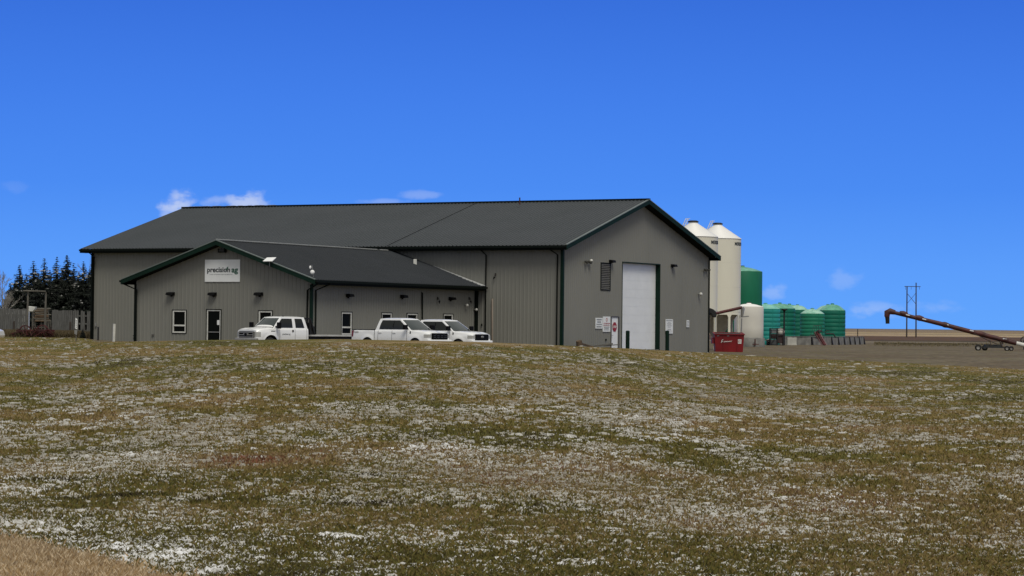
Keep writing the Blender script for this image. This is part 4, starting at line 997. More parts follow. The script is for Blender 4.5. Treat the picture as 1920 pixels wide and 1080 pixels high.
        mb = MB(); mb.box((-2.55, 0, .82), (3.5, 1.9, .16)); mb.box((-2.2, 0, .62), (3.6, .9, .2)); mb.build('deck_frame', M['black'], bed)
        mb = MB()
        for y in np.linspace(-.95, .95, 9): mb.bar((-.80, y, .98), (-.80, y, 1.95), .05 if abs(y) < .9 else .10)
        mb.bar((-.80, -1.0, 1.97), (-.80, 1.0, 1.97), .09, .09); mb.bar((-.80, -1.0, 1.4), (-.80, 1.0, 1.4), .07, .07); mb.bar((-.8, 1.0, 1.9), (-1.15, 1.0, 1.0), .08); mb.bar((-.8, -1.0, 1.9), (-1.15, -1.0, 1.0), .08)
        mb.box((-.83, 0, 1.35), (.02, 1.9, .75)); mb.box((-1.0, 0, 1.25), (.36, 1.9, .5)); mb.build('headache_rack', M['black'], t)
        for y in (-.5, -.15, 0, .15, .5):
            mb = MB(); mb.box((.98 + .0, y, zroof + .06), (.10, .07, .035)); mb.build('roof_marker', M['blackp'], cabo, bevel=.01)
        # snow on hood and base of the windshield
        mb = MB()
        def sn(a, b):
            y = -.80 + 1.6 * a; x = cab1 - .22 - .10 * (y / wb) ** 2 + .75 * b; ed = (1 - (2 * a - 1) ** 4) * (1 - (2 * b - 1) ** 4)
            zz_ = max(hood + .06 - .05 * max(0, (x - cab1) / 1.1), 0); q = max(0, (cab1 + .12 - C_ * (y / wb) ** 2 - x)) * .62
            return Vector((x, y, zz_ + q + .05 * ed - .03))
        mb.grid(sn, 16, 10); mb.build('hood_snow', M['snow'], t)
    return t
def place_truck(t, heading, corner_local, px, Y, z):
    c = at(px, 600, Y); rot = Matrix.Rotation(heading, 3, 'Z'); d = rot @ Vector((*corner_local, 0)); t.location = (c.x - d.x, c.y - d.y, z); t.rotation_euler = (0, 0, heading)
t1 = pickup('flatbed', 'white extended cab truck facing left, snow on its hood, black rack and flat deck')
place_truck(t1, R(180 + 47), (3.3, 1.0), 485.5, 141, -1.60)
t2 = pickup('bars', 'white crew cab pickup with barred black grille, whole side showing, middle of the row')
place_truck(t2, R(-39.6), (2.9, -.95), 802, 135, -1.555)
t3 = pickup('oval', 'white crew cab pickup on the right, half hidden behind the other crew cab')
place_truck(t3, R(-35), (2.9, -.95), 884, 138.5, -1.60)
# door print on the flatbed, side decals on the crew cab
def decal(t, txt, x, z, s, wid, ht, name='decal', mt='lettering', y=None):
    vs, fs = text_mesh(txt, 1, .01, .002); xs = [v.x for v in vs]; ys = [v.y for v in vs]; k = wid / (max(xs) - min(xs)); ky = ht / (max(ys) - min(ys)); cx = (max(xs) + min(xs)) / 2; cy = (max(ys) + min(ys)) / 2
    mb = MB(); mb.add([(x - s * (v.x - cx) * k, s * (y or 1.03), z + (v.y - cy) * ky) for v in vs], fs); mb.build(name, M[mt], t)
decal(t1, 'precision ag', 1.15, 1.02, 1, .62, .12)
decal(t2, '4X4', -2.55, 1.17, -1, .34, .10)
mb = MB(); mb.box((-.52, -(.93 - .02), 1.40), (.5, .012, .05)); mb.build('window_decal', M['white'], t2)
# partly visible vehicle at the left edge of the picture
zc = gz(at(0, 630, 140).x, 140)
c = at(0, 630, 140)
t = thing('parked_car', (c.x - 1.9, 140, zc), 'front corner of a black and white vehicle cut off by the left edge', 'car')
mb = MB()
def pr(pts, y0, y1): mb.poly([(x, y0, z) for x, z in pts], (0, y1 - y0, 0))
pr([(-2.4, .35), (-2.4, .95), (-1.0, 1.0), (.9, .95), (1.75, .80), (1.95, .72), (2.02, .45), (1.98, .3), (1.62, .3), (1.56, .5), (1.36, .62), (1.1, .62), (.9, .5), (.86, .3), (-2.0, .3)], -.85, .85); mb.build('body', M['paint'], t, bevel=.06)
mb = MB(); pr([(-2.2, .98), (-1.9, 1.45), (-.2, 1.5), (.7, 1.35), (1.72, .86)], -.78, .78); mb.build('cabin', M['blackp'], t, bevel=.05)
mb = MB(); mb.box((1.42, -.80, 1.06), (.3, .02, .10), ); mb.build('headlight', M['paint'], t)
for s in (-1, 1):
    mb = MB(); mb.lathe([(.2, -.1), (.33, -.1), (.35, 0), (.33, .1), (.2, .1)], (1.24, s * .78, .34), 24, axis='y'); mb.lathe([(.2, s * .08), (.001, s * .06)], (1.24, s * .78, .34), 24, axis='y'); mb.build('wheel', M['rubber'], t)

# ------------------------------------------------------------------ bollards, posts, small things by the wall
for (px, lb) in ((1176.8, 'dark green bollard in front of the white overhead door'), (1251, 'dark green bollard right of the overhead door before the tall notice')):
    a = at(px, 640, 161 + (px - 1160) * .06); 
    t = thing('bollard', (a.x, a.y, -1.7), lb, 'bollard', group='bollards at the overhead door')
    zt = at(px, 619.5, a.y).z + 1.7
    mb = MB(); mb.tube([(0, 0, 0), (0, 0, zt - .06)], .135, 16); mb.build('post', M['green'], t); mb = MB(); mb.lathe([(.14, zt - .06), (.11, zt - .02), (.001, zt)], n=16); mb.build('cap', M['green'], t)
a = at(213.5, 630, 172); zt = at(213.5, 607, a.y).z
t = thing('pipe_post', (a.x, a.y, -1.5), 'white round pipe post standing before the left end of the long wall', 'post')
mb = MB(); mb.tube([(0, 0, 0), (.03, 0, zt + 1.5)], .10, 14); mb.build('pipe', M['white'], t); mb = MB(); mb.tube([(.03, 0, zt + 1.5), (.03, 0, zt + 1.53)], .11, 14); mb.build('cap', M['alu'], t)
a = at(184, 625, 176); zt = at(184, 613, a.y).z; t = thing('short_post', (a.x, a.y, -1.5), 'short black post at the left corner of the long wall', 'post')
mb = MB(); mb.tube([(0, 0, 0), (0, 0, zt + 1.5)], .06, 10); mb.build('shaft', M['black'], t); mb = MB(); mb.lathe([(.075, zt + 1.44), (.07, zt + 1.5), (.001, zt + 1.53)], n=10); mb.build('cap', M['black'], t)
a = at(142.5, 640, 150); zg_ = gz(a.x, a.y)
t = thing('marker_sign', (a.x, a.y, zg_), 'narrow white marker sign on a thin post in the grass left of the building', 'sign')
k = 150 / F
mb = MB(); mb.bar((0, 0, -.1), (0, 0, 1.3), .06, .04); mb.build('post', M['wood2'], t)
mb = MB(); mb.poly([(-.07, -.05, .85), (.08, -.05, .78), (.08, -.05, 1.42), (-.04, -.05, 1.5)], (0, .02, 0)); mb.build('panel', M['signwhite'], t)
mb = MB(); mb.poly([(-.10, -.05, .50), (.06, -.05, .42), (.08, -.05, .72), (-.10, -.05, .74)], (0, .02, 0)); mb.build('lower_panel', M['alu'], t)
mb = MB()
for i in range(4): mb.box((.01, -.056, .92 + i * .13), (.07, .006, .06))
mb.build('printing', M['lettergrey'], t)
# scrap timbers by the gable corner
a = P(3.2, -.2, 0); a.z = -1.62
t = thing('timber_pile', a, 'low pile of weathered timbers and a stump against the gable wall', 'timber pile')
def ub(u, o, z): return uc * u - vc * o + zz * z
for (u0, z0, u1, z1, th) in ((-1.7, .55, -.2, .30, .11), (-.4, .30, 2.9, .52, .09), (2.0, .38, 4.0, .46, .06), (-1.5, .1, 2.6, .2, .16), (-1.9, .3, 1.0, .12, .12)):
    mb = MB(); mb.bar(ub(u0, .1, z0), ub(u1, .3, z1), th, th); mb.build('timber', M['woodbrown'] if th > .1 else M['wood2'], t)
mb = MB(); mb.tube([ub(-2.0, .2, 0), ub(-1.95, .2, .4), ub(-2.05, .2, .72)], [.26, .22, .2], 12); mb.build('stump', M['woodbrown'], t)
# pale bin against the main wall near the right pickup
a = at(944, 638, 166); t = thing('concrete_trough', (a.x, a.y, -1.6), 'low pale trough at the foot of the main wall beside the right pickup', 'trough')
rz_ = math.atan2(vc.y, vc.x) ; t.rotation_euler = (0, 0, rz_)
mb = MB(); mb.hexa([(x * (.45 if z < .5 else .5), y * (.25 if z < .5 else .3), z) for x in (-1, 1) for y in (-1, 1) for z in (.0, .86)]); mb.build('basin', M['alu'], t, bevel=.04); mb = MB(); mb.box((0, 0, .88), (1.06, .66, .05)); mb.build('rim', M['conc'], t)

# ------------------------------------------------------------------ hopper bins
def hopper_bin(px, Y, rad, zsh, zap, label, tang):
    c = at(px, 600, Y); t = thing('grain_silo', (c.x, c.y, -1.92), label, 'silo', group='tall cream hopper silos')
    zs = zsh + 1.92; za_ = zap + 1.92; zk = 3.55
    mb = MB(); mb.lathe([(rad, zk), (rad, zs)], n=64)
    for z in (zk + (zs - zk) / 3, zk + (zs - zk) * 2 / 3): mb.lathe([(rad + .002, z - .012), (rad + .012, z), (rad + .002, z + .012)], n=64)
    mb.build('shell', M['silo'], t)
    mb = MB(); mb.lathe([(rad + .05, zs - .03), (rad + .05, zs), (.42, za_ - .10), (.42, za_), (.40, za_ + .05)], n=48, smooth=True)
    mb.build('cone_roof', M['silotop'], t)
    mb = MB(); mb.lathe([(.46, za_ + .0), (.48, za_ + .10), (.30, za_ + .17), (.001, za_ + .18)], n=20); mb.build('lid', M['black'], t)
    mb = MB(); mb.lathe([(rad - .05, zk), (.25, .95), (.25, .75), (.001, .75)], n=48); mb.build('hopper', mat('hopper_shaded', (.36, .335, .26), .6), t)  # darker than the shell: underside shade put into the hopper colour
    # skirt with leg openings
    mb = MB(); nleg = 10; vs = []; n = 240; thk = .05
    def arch(a):
        f_ = (a * nleg / (2 * PI)) % 1; hwid = .10
        if f_ < hwid or f_ > 1 - hwid: return 0
        q = abs(f_ - .5) / (.5 - hwid); 
        return zk - .30 - (.35 * (1 - math.sqrt(max(0, 1 - max(0, (q - .7) / .3) ** 2))))
    for i in range(n):
        a0 = 2 * PI * i / n; a1 = 2 * PI * (i + 1) / n; am = (a0 + a1) / 2; zlo = 0 if arch(am) == 0 else None
        z0_ = 0 if zlo == 0 else arch(a0) or arch(am); z1_ = 0 if zlo == 0 else arch(a1) or arch(am)
        for rr2 in (rad, rad - thk):
            mb.add([(rr2 * math.cos(a0), rr2 * math.sin(a0), z0_), (rr2 * math.cos(a1), rr2 * math.sin(a1), z1_), (rr2 * math.cos(a1), rr2 * math.sin(a1), zk), (rr2 * math.cos(a0), rr2 * math.sin(a0), zk)], [(0, 1, 2, 3)])
        if zlo != 0: mb.add([(r_ * math.cos(a_), r_ * math.sin(a_), z_) for a_, z_ in ((a0, z0_), (a1, z1_)) for r_ in (rad, rad - thk)], [(0, 1, 3, 2)])
    for k_ in range(nleg):
        for sg in (-1, 1):
            a_ = 2 * PI * (k_ + sg * .10) / nleg; mb.add([(r_ * math.cos(a_), r_ * math.sin(a_), z_) for z_ in (0, zk - .3) for r_ in (rad, rad - thk)], [(0, 1, 3, 2)])
    mb.v = [tuple(Matrix.Rotation(R(9), 3, 'Z') @ Vector(v)) for v in mb.v]; mb.build('leg_skirt', M['silo'], t)
    mb = MB(); mb.lathe([(rad + .01, zk - .03), (rad + .03, zk), (rad + .01, zk + .03)], n=64); mb.build('band', M['silo'], t)
    # ladder hoops at the roof
    mb = MB()
    for s in (-1, 1):
        mb.tube([(-.95 + s * .10, -.3, zs + (za_ - zs) * .55), (-.55 + s * .10, -.3, za_ + .32), (-.40 + s * .10, -.3, za_ + .30)], .035, 6)
    for k_ in range(4): q = k_ / 3; mb.bar((-1.05 + .42 * q, -.3, zs + (za_ - zs) * .55 + .15 + .8 * q * .8), (-.82 + .42 * q, -.3, zs + (za_ - zs) * .55 + .15 + .8 * q * .8), .03)
    mb.build('ladder', M['white'], t)
    # maker's name wrapped round the shell
    vs, fs = text_mesh('MERIDIAN', 1, .02, .006); xs = [v.x for v in vs]; ys = [v.y for v in vs]; x0 = min(xs); kx = 1.75 / (max(xs) - x0); ky = .30 / (max(ys) - min(ys))
    out = []
    for v in vs:
        a_ = tang + (v.x - x0) * kx / rad; rr2 = rad + .012 + v.z; out.append((rr2 * math.cos(a_), rr2 * math.sin(a_), zs - .52 + v.y * ky))
    mb = MB(); mb.add(out, fs); mb.build('maker_name', M['lettering'], t)
    return t
kL = 93 / 4.4; 
hopper_bin(1298, 209, 2.17, at(1344, 444.5, 209).z, at(1298, 417, 209).z, 'cream hopper silo half hidden behind the gable roof edge', -PI / 2 + math.asin(.67))
hopper_bin(1344, 221, 2.17, at(1387, 448, 221).z, at(1344, 421, 221).z, 'cream hopper silo right of the other, standing clear against the sky', -PI / 2 + math.asin(.67))

# ------------------------------------------------------------------ liquid tanks
def tank(px, Y, rpx, ysh, yap, mt, label, ribs=True, zbase=-1.92, name='liquid_tank', grp='green ribbed liquid tanks', lobes=8, topmat=None):
    c = at(px, 600, Y); r = rpx * Y / F; t = thing(name, (c.x, c.y, zbase), label, 'tank', group=grp)
    zs = at(px, ysh, Y).z - zbase; zp = at(px, yap, Y).z - zbase; prof = [(r * .98, 0), (r, .05)]
    if ribs:
        nr = 8; ph = (zs - .15) / nr
        for i in range(nr):
            z = .1 + i * ph
            prof += [(r * .984, z), (r * .999, z + ph * .07), (r * 1.002, z + ph * .45), (r * .999, z + ph * .84), (r * .984, z + ph * .92)]
    else: prof += [(r, zs * .33), (r, zs * .66)]
    prof += [(r, zs - .05), (r * .985, zs)]
    mb = MB(); mb.lathe(prof, n=56)
    if ribs: mb.bar((r * math.cos(-1.15), r * math.sin(-1.15), .1), (r * math.cos(-1.15), r * math.sin(-1.15), zs), .05)
    mb.build('shell', mt, t)
    dz = zp - zs
    def fn(rr2, z, a):
        if lobes and .12 * r < rr2 < .97 * r:
            q = max(0, math.cos(a * lobes)) ** 3; return rr2, z + .10 * q * math.sin(min(1, (rr2 / r - .12) / .8) * PI)
        return rr2, z
    mb = MB(); dp = [(r * .99, zs)] + [(r * (1 - q), zs + dz * math.sin(q * PI / 2) ** 1.0) for q in (.06, .15, .28, .42, .56, .70, .82)] + [(.25, zs + dz), (.25, zs + dz + .08), (.001, zs + dz + .09)]
    mb.lathe(dp, n=96, fn=fn); mb.build('dome', topmat or mt, t)
    mb = MB(); mb.lathe([(.24, zs + dz + .08), (.24, zs + dz + .16), (.001, zs + dz + .18)], n=18); mb.build('lid', mt if ribs else M['black'], t)
    return t
M['domegreen'] = mat('dome_green', (.16, .44, .31), .35, (.06, .28, .18), 1.2)  # domes coloured paler than shells: strong top light painted in, plus dust
M['domedustlit'] = mat('dome_pale', (.38, .62, .50), .35, (.16, .42, .30), 1.5)
M['domeblue'] = mat('dome_teal', (.25, .58, .48), .35, (.14, .45, .38), 1.5)
tank(1391.5, 292, 37, 509, 500.5, M['tankdark'], 'tall smooth dark green tank behind the cream silo', False, grp='tall tanks', name='storage_tank', lobes=0, topmat=M['domegreen'])
tank(1404, 262, 27.5, 575, 569.5, M['tankwhite'], 'squat white tank beside the cream silo', False, zbase=-.92, grp='tall tanks', name='storage_tank', lobes=0, topmat=M['silotop'])
c = at(1404, 600, 262); t = thing('tank_plinth', (c.x, c.y, -1.95), 'round concrete plinth under the squat white tank', 'plinth')
mb = MB(); mb.lathe([(1.75, 0), (1.75, 1.0), (1.7, 1.03), (.001, 1.03)], n=40); mb.build('drum', M['conc'], t); mb = MB(); mb.tube([(.5, -1.76, .2), (.5, -2.0, .2), (.5, -2.0, .9)], .07); mb.bar((.2, -2.1, .35), (.9, -2.1, .35), .08); mb.build('valve', M['augred'], t)
tank(1435, 300, 27.5, 579, 570.5, M['tankteal'], 'bright teal ribbed tank right of the white tank', topmat=M['domeblue'])
tank(1462, 336, 29, 578.5, 569.5, M['tankgreen'], 'deep green ribbed tank behind the black lamp mast', topmat=M['domegreen'])
tank(1480, 352, 24, 580, 571.5, M['tankgreen'], 'deep green ribbed tank mostly hidden in the back row, left of two', topmat=M['domegreen'])
tank(1495, 346, 20.5, 581, 573, M['tankgreen'], 'green ribbed tank with pale dome left of the low front tank', topmat=M['domedustlit'])
tank(1523, 322, 23, 588, 580, M['tanklight'], 'lowest green ribbed tank, in front by the pipe frame', topmat=M['domedustlit'])
tank(1552, 352, 23.5, 582, 572.5, M['tankgreen'], 'green ribbed tank hidden behind the rightmost tank', topmat=M['domedustlit'])
tank(1560.5, 334, 24.5, 582, 571, M['tankgreen'], 'rightmost green ribbed tank at the end of the row', topmat=M['domegreen'])

# containment wall
t = thing('containment_wall', at(1525, 600, 318) * 1.0, 'low wall of grey concrete panels with shade-darkened buttresses before the green tanks', 'wall'); t.location.z = -1.95
path = [(1436, 641.5, 300), (1462, 645, 304), (1500, 646.8, 306), (1530, 646.8, 308), (1562, 645.6, 314), (1590, 644.2, 322), (1618, 642.5, 332)]
pp_ = [at(x, y, Y) for x, y, Y in path]
def along(s):
    i = min(int(s), len(pp_) - 2); return pp_[i].lerp(pp_[i + 1], s - i)
Ls = [0.]
for a, b in zip(pp_[:-1], pp_[1:]): Ls.append(Ls[-1] + (b.xy - a.xy).length)
def at_len(d):
    for i in range(len(Ls) - 1):
        if d <= Ls[i + 1] + 1e-6: return pp_[i].lerp(pp_[i + 1], (d - Ls[i]) / (Ls[i + 1] - Ls[i]))
    return pp_[-1]
d = 0; step = Ls[-1] / 11
hW = 1.06
for i in range(11):
    a = at_len(i * step + .09); b = at_len((i + 1) * step - .09); a.z = b.z = -1.95; dd = (b - a).normalized(); nrm = Vector((dd.y, -dd.x, 0))
    mb = MB(); h_ = hW + random.uniform(-.03, .03)
    mb.hexa([p + nrm * (o if k == 0 else o * .5) + zz * k * h_ for p in (a, b) for o in (-.10, .16) for k in (0, 1)]); mb.build('panel', M['conc'], t, True, .015)
    j = at_len((i + 1) * step); j.z = -1.95
    mb = MB(); mb.poly([j + nrm * .02, j + nrm * .36, j + nrm * .14 + zz * hW, j + nrm * -.1 + zz * hW], dd * .17); mb.build('shaded_buttress', M['black'], t, True)  # buttress at each joint, its shade put into a black colour
mb = MB()
for i in range(22): a = at_len(i * Ls[-1] / 22); b = at_len((i + 1) * Ls[-1] / 22); a.z = b.z = -1.95 + hW + .06; mb.bar(a, b, .24, .06)
mb.build('top_rail', M['conc'], t, True)
# back containment wall piece behind
a = at(1484.5, 640, 300); t = thing('concrete_block', (a.x, a.y, -1.96), 'pale square concrete block leaning in front of the containment wall', 'block')
mb = MB(); mb.hexa([(x * .58, y, z) for x in (-1, 1) for y in (-.3, .1) for z in (0, 1.0)]); mb.build('slab', M['conclight'], t, bevel=.03); mb = MB(); mb.box((0, -.33, .1), (1.2, .12, .14)); mb.build('footing', M['conclight'], t)
# lamp mast
a = at(1470, 640, 296); zt = at(1470, 579.5, 296).z + 1.95
t = thing('lamp_mast', (a.x, a.y, -1.95), 'black mast with a wide flat head in front of the green tanks', 'lamp post')
mb = MB(); mb.tube([(0, 0, 0), (0, 0, zt - .2)], [.13, .09], 10); mb.build('pole', M['black'], t)
mb = MB(); mb.lathe([(.08, zt - .5), (.16, zt - .2), (.38, zt - .12), (.40, zt), (.001, zt + .02)], n=16); mb.build('lamp_head', M['black'], t)
# clutter at the foot of the teal tank
a = at(1441, 640, 292); t = thing('pump_unit', (a.x, a.y, -1.95), 'small dark pump with pipes at the foot of the teal tank', 'pump')
mb = MB(); mb.box((0, 0, .35), (.5, .5, .7)); mb.box((.45, .1, .3), (.25, .4, .6)); mb.build('housing', M['black'], t, bevel=.03)
mb = MB(); mb.tube([(-.4, 0, .6), (.1, -.2, .8), (.5, -.2, .4), (.9, -.1, .2)], .06, 8); mb.build('pipe', M['alu'], t); mb = MB(); mb.lathe([(.14, -.1), (.16, 0), (.14, .1)], (0, -.3, .35), 14, axis='y'); mb.build('flywheel', M['alu'], t)
# pump skid
a = at(1457, 640, 290); t = thing('pump_skid', (a.x, a.y, -1.95), 'dark caged pump skid with a white tank left of the black mast', 'pump')
mb = MB()
for x in (-.85, .0, .72):
    for y in (-.5, .5): mb.bar((x, y, 0), (x, y, 2.1), .09)
for z in (.12, 1.35, 2.1):
    for y in (-.5, .5): mb.bar((-.85, y, z), (.72, y, z), .08)
    for x in (-.85, .72): mb.bar((x, -.5, z), (x, .5, z), .08)
mb.bar((-.85, -.5, .2), (.0, -.5, 1.3), .06); mb.build('frame', M['black'], t)
mb = MB(); mb.lathe([(.001, -.40), (.42, -.36), (.45, 0), (.42, .36), (.001, .40)], (.42, 0, 1.72), 24, axis='y'); mb.build('white_tank', M['tankwhite'], t)
mb = MB(); mb.box((-.42, 0, 1.75), (.6, .7, .5)); mb.build('panel_box', mat('skid_grey', (.16, .17, .165), .5), t, bevel=.03)
mb = MB(); mb.box((.3, 0, .80), (.8, .7, 1.0)); mb.box((-.42, 0, 1.15), (.6, .6, .6)); mb.tube([(.3, -.4, .5), (.3, -.6, .5)], .22, 16); mb.build('engine', mat('engine_dark', (.035, .018, .016), .7), t, bevel=.03)
mb = MB(); mb.box((-.42, 0, .45), (.7, .7, .6)); mb.build('lower_box', mat('skid_dark', (.06, .065, .065), .5), t, bevel=.03)
# pipe frame and red stair
a = at(1531, 640, 313); t = thing('pipe_rack', (a.x, a.y, -1.95), 'thin green steel pipe frame with sloping legs before the low front tank', 'frame')
mb = MB()
for x0, x1 in ((-.95, -.35), (-.55, -.15), (.95, .55), (.55, .2), (0, 0)): mb.tube([(x0, 0, .9), (x1, 0, 2.55)], .035, 6)
mb.tube([(-.45, 0, 2.55), (.6, 0, 2.55)], .04, 6); mb.tube([(-1.0, 0, 1.2), (1.0, 0, 1.2)], .03, 6)
for x in (-.9, 0, .9): mb.tube([(x, 0, 0), (x, 0, 1.2)], .035, 6)
mb.build('pipes', mat('dark_pipe', (.02, .06, .045), .5), t)
mb = MB(); mb.tube([(-1.0, .1, 1.05), (-.6, .1, 1.3), (-.1, .1, 1.28)], .07, 8); mb.tube([(1.2, .1, 1.5), (2.2, .1, 1.5), (2.5, .1, 1.0)], .09, 8); mb.build('hose', M['black'], t)
a = at(1540, 640, 301); t = thing('loading_chute', (a.x, a.y, -1.95), 'dark red sloping chute leaning over the containment wall', 'chute')
mb = MB(); mb.bar((-.55, .3, 1.75), (.35, -.5, .08), .42, .16); mb.bar((-.85, .3, 1.6), (.05, -.5, .05), .06, .1); mb.build('trough', M['augmaroon'], t)
mb = MB(); mb.bar((-.80, .35, 1.75), (.0, -.5, .05), .07, .07); mb.bar((-.25, .35, 1.8), (.62, -.5, .05), .07, .07)
for k_ in range(6): q = k_ / 6; mb.bar((-.75 + .85 * q, .33 - .83 * q, 1.68 - 1.6 * q), (-.25 + .85 * q, .33 - .83 * q, 1.68 - 1.6 * q), .05, .05)
mb.build('side_rails', mat('faded_pink_steel', (.30, .17, .17), .6), t)
mb = MB(); mb.lathe([(.3, 1.7), (.3, 1.95), (.001, 2.02)], (-.2, .4, 0), 14); mb.tube([(.45, .4, 1.6), (.75, .4, 1.9), (1.1, .4, 1.85)], .05, 8); mb.build('motor', M['black'], t)
a = at(1608, 630, 345); t = thing('stake', (a.x, a.y, -1.95), 'thin brown stake behind the right end of the containment wall', 'stake')
mb = MB(); mb.bar((0, 0, 0), (0, 0, at(1608, 617, 345).z + 1.95), .11, .11); mb.build('shaft', M['polewood'], t); mb = MB(); mb.box((0, 0, 1.6), (.15, .15, .05)); mb.build('band', M['black'], t)

# bins' small auger with hood
t = thing('small_auger', at(1340, 600, 204), 'small red auger tube with a black hood and drop spout before the cream silos', 'auger'); t.location.z = -1.9
A_, B_ = at(1343, 587.5, 204), at(1391.5, 576.5, 204)
mb = MB(); mb.tube([A_, B_], .13, 14); mb.build('auger_tube', M['augmaroon'], t, True)
mb = MB(); pts = [(1327, 577.5), (1332, 577.5), (1338, 580), (1342.5, 584), (1343.5, 592), (1342, 595.5), (1336.5, 594.5), (1333.5, 588), (1327, 587.5)]
mb.poly([at(x, y, 203.8) for x, y in pts], (0, 1.1, 0)); mb.build('hood', M['black'], t, True, .05)
mb = MB(); mb.tube([at(1327, 589, 204), at(1336, 589.5, 204)], .05); mb.build('hood_arm', M['black'], t, True)
mb = MB(); mb.tube([B_ + Vector((0, 0, 0)), at(1393, 579, 204), at(1391, 594, 204)], [.15, .16, .10], 12); mb.build('spout', M['alu'], t, True)
mb = MB(); mb.bar(at(1388.5, 594.3, 204), at(1404, 593, 204), .12, .1); mb.tube([at(1390.8, 597, 204), Vector((at(1389, 597, 204).x, 204, -1.9))], .05); mb.build('support', M['alu'], t, True)

# dumpster
a = at(1365, 655, 199); t = thing('dumpster', (a.x, a.y, -1.91), 'red steel dumpster standing at the right corner of the building', 'dumpster'); kq = 199 / F
mb = MB(); X0, X1 = -27 * kq, 28.5 * kq; zt = 1.50
mb.hexa([(x0, y, z) for (x0, x1_) in ((X0 + .16, 0), (X1 - .12, 0)) for y in (-.75, .75) for z in (0, 0)][:0] or [(X0 + .10, -.70, 0), (X0, -.85, zt), (X0 + .10, .75, 0), (X0, .9, zt + .12), (X1 - .10, -.70, 0), (X1, -.85, zt - .02), (X1 - .10, .75, 0), (X1, .9, zt + .1)])
bdy = mb.build('bin', M['dumpred'], t, bevel=.02)
mb = MB(); mb.bar((X0 - .04, -.88, zt), (X1 + .04, -.88, zt - .02), .10, .08); mb.bar((X0 - .02, .9, zt + .13), (X1 + .02, .9, zt + .11), .1, .08); mb.bar((X0, -.85, zt), (X0, .9, zt + .13), .1, .08); mb.bar((X1, -.85, zt - .02), (X1, .9, zt + .1), .1, .08); mb.build('rim', M['dumpred'], t)
mb = MB(); mb.box(((X0 + X1) / 2 - .1, 0, zt + .04), (X1 - X0 - .3, 1.5, .06), Matrix.Rotation(R(3), 4, 'X')); mb.build('lid', M['black'], t)
mb = MB(); mb.box((X0 - .07, 0, .95), (.20, 1.2, .50)); mb.build('lift_pocket', M['dumpred'], t)
mb = MB()
for x in (X0 + .75, X1 - .55): mb.bar((x, -.77, .05), (x, -.86, zt - .05), .05, .04)
mb.build('rib', M['dumpred'], t)
mb = MB(); fx = lambda x, z: Vector((x, -.705 - .15 * z / zt - .012, z))
mb.poly([fx(.72, .72), fx(1.03, .72), fx(1.03, 1.08), fx(.72, 1.08)], (0, -.008, 0)); mb.build('label', M['signwhite'], t)
mb = MB()
for (x0, z0, x1, z1) in ((.79, .84, .79, .98), (.79, .98, .87, .98), (.79, .91, .86, .91), (.79, .84, .87, .84), (.93, .84, .93, .98), (.89, .84, .97, .84), (.89, .98, .97, .98)): mb.bar(fx(x0, z0) - Vector((0, .012, 0)), fx(x1, z1) - Vector((0, .012, 0)), .02, .02)
mb.build('label_print', M['redletter'], t)
mb = MB(); pts = [(-.62, .78), (-.56, 1.0), (-.5, 1.03), (-.42, 1.0), (-.45, .92), (-.56, .89), (-.46, .86), (-.38, .80), (-.34, .9), (-.28, .92), (-.24, .82), (-.18, .92), (-.12, .84), (-.06, .93), (0, .85), (.06, .94), (.1, .86), (.16, .93), (.2, .86), (.26, .98)]
mb.tube([fx(x - .02, z) for x, z in pts], .022, 6); mb.build('script_logo', M['signwhite'], t)
mb = MB()
for x in (-.98, -.15): mb.bar(fx(x, 1.34), fx(x + .16, 1.36), .05, .05)
mb.build('hook', M['alu'], t)

# ------------------------------------------------------------------ large grain auger
YA = 245
t = thing('grain_auger', (at(1865, 655, YA).x, YA, -1.93), 'long dark red grain auger slanting up to the left on a low wheeled frame', 'auger')
def aq(px, py, dy=0): return at(px, py, YA + dy)
tubepts = [aq(1676, 586), aq(1760, 606.2), aq(1845, 628.3), aq(1905, 643.5), aq(2010, 668)]
mb = MB(); mb.tube([tubepts[0], tubepts[1], tubepts[2], tubepts[3]], [.19, .23, .24, .24], 16); mb.build('auger_tube', M['augred'], t, True)
mb = MB(); mb.tube([tubepts[3], tubepts[4]], .21, 16); mb.build('lower_tube', M['white'], t, True)
mb = MB(); mb.tube([aq(1676, 584.5, .3), aq(1905, 640, .3), aq(2010, 664, .3)], .06, 8)
mb.build('drive_line', M['black'], t, True)
for (px, py) in ((1694, 588.5), (1724, 596.5), (1772, 609), (1840, 626.5), (1884, 637.5)):
    mb = MB(); d_ = (tubepts[2] - tubepts[0]).normalized(); c = aq(px, py); mb.tube([c - d_ * .42, c - d_ * .1, c + d_ * .1, c + d_ * .42], [.2, .29, .29, .22], 12); mb.build('tube_clamp', M['augred'], t, True)
for (px, py) in ((1702, 590.5), (1733, 598.5), (1775, 608.5), (1822, 620), (1884, 635.5)):
    mb = MB(); c = aq(px, py, -.24); mb.bar(c - d_ * .2, c + d_ * .2, .04, .10); mb.build('decal', M['signwhite'], t, True)
mb = MB(); mb.tube([aq(1678, 585.8), aq(1669, 583.6), aq(1663.5, 586), aq(1663, 594)], [.24, .33, .33, .27], 14); mb.build('head', M['augred'], t, True)
mb = MB(); mb.tube([aq(1663, 590), aq(1664, 598), aq(1664.2, 607)], [.26, .22, .20], 12); mb.build('spout', M['black'], t, True)
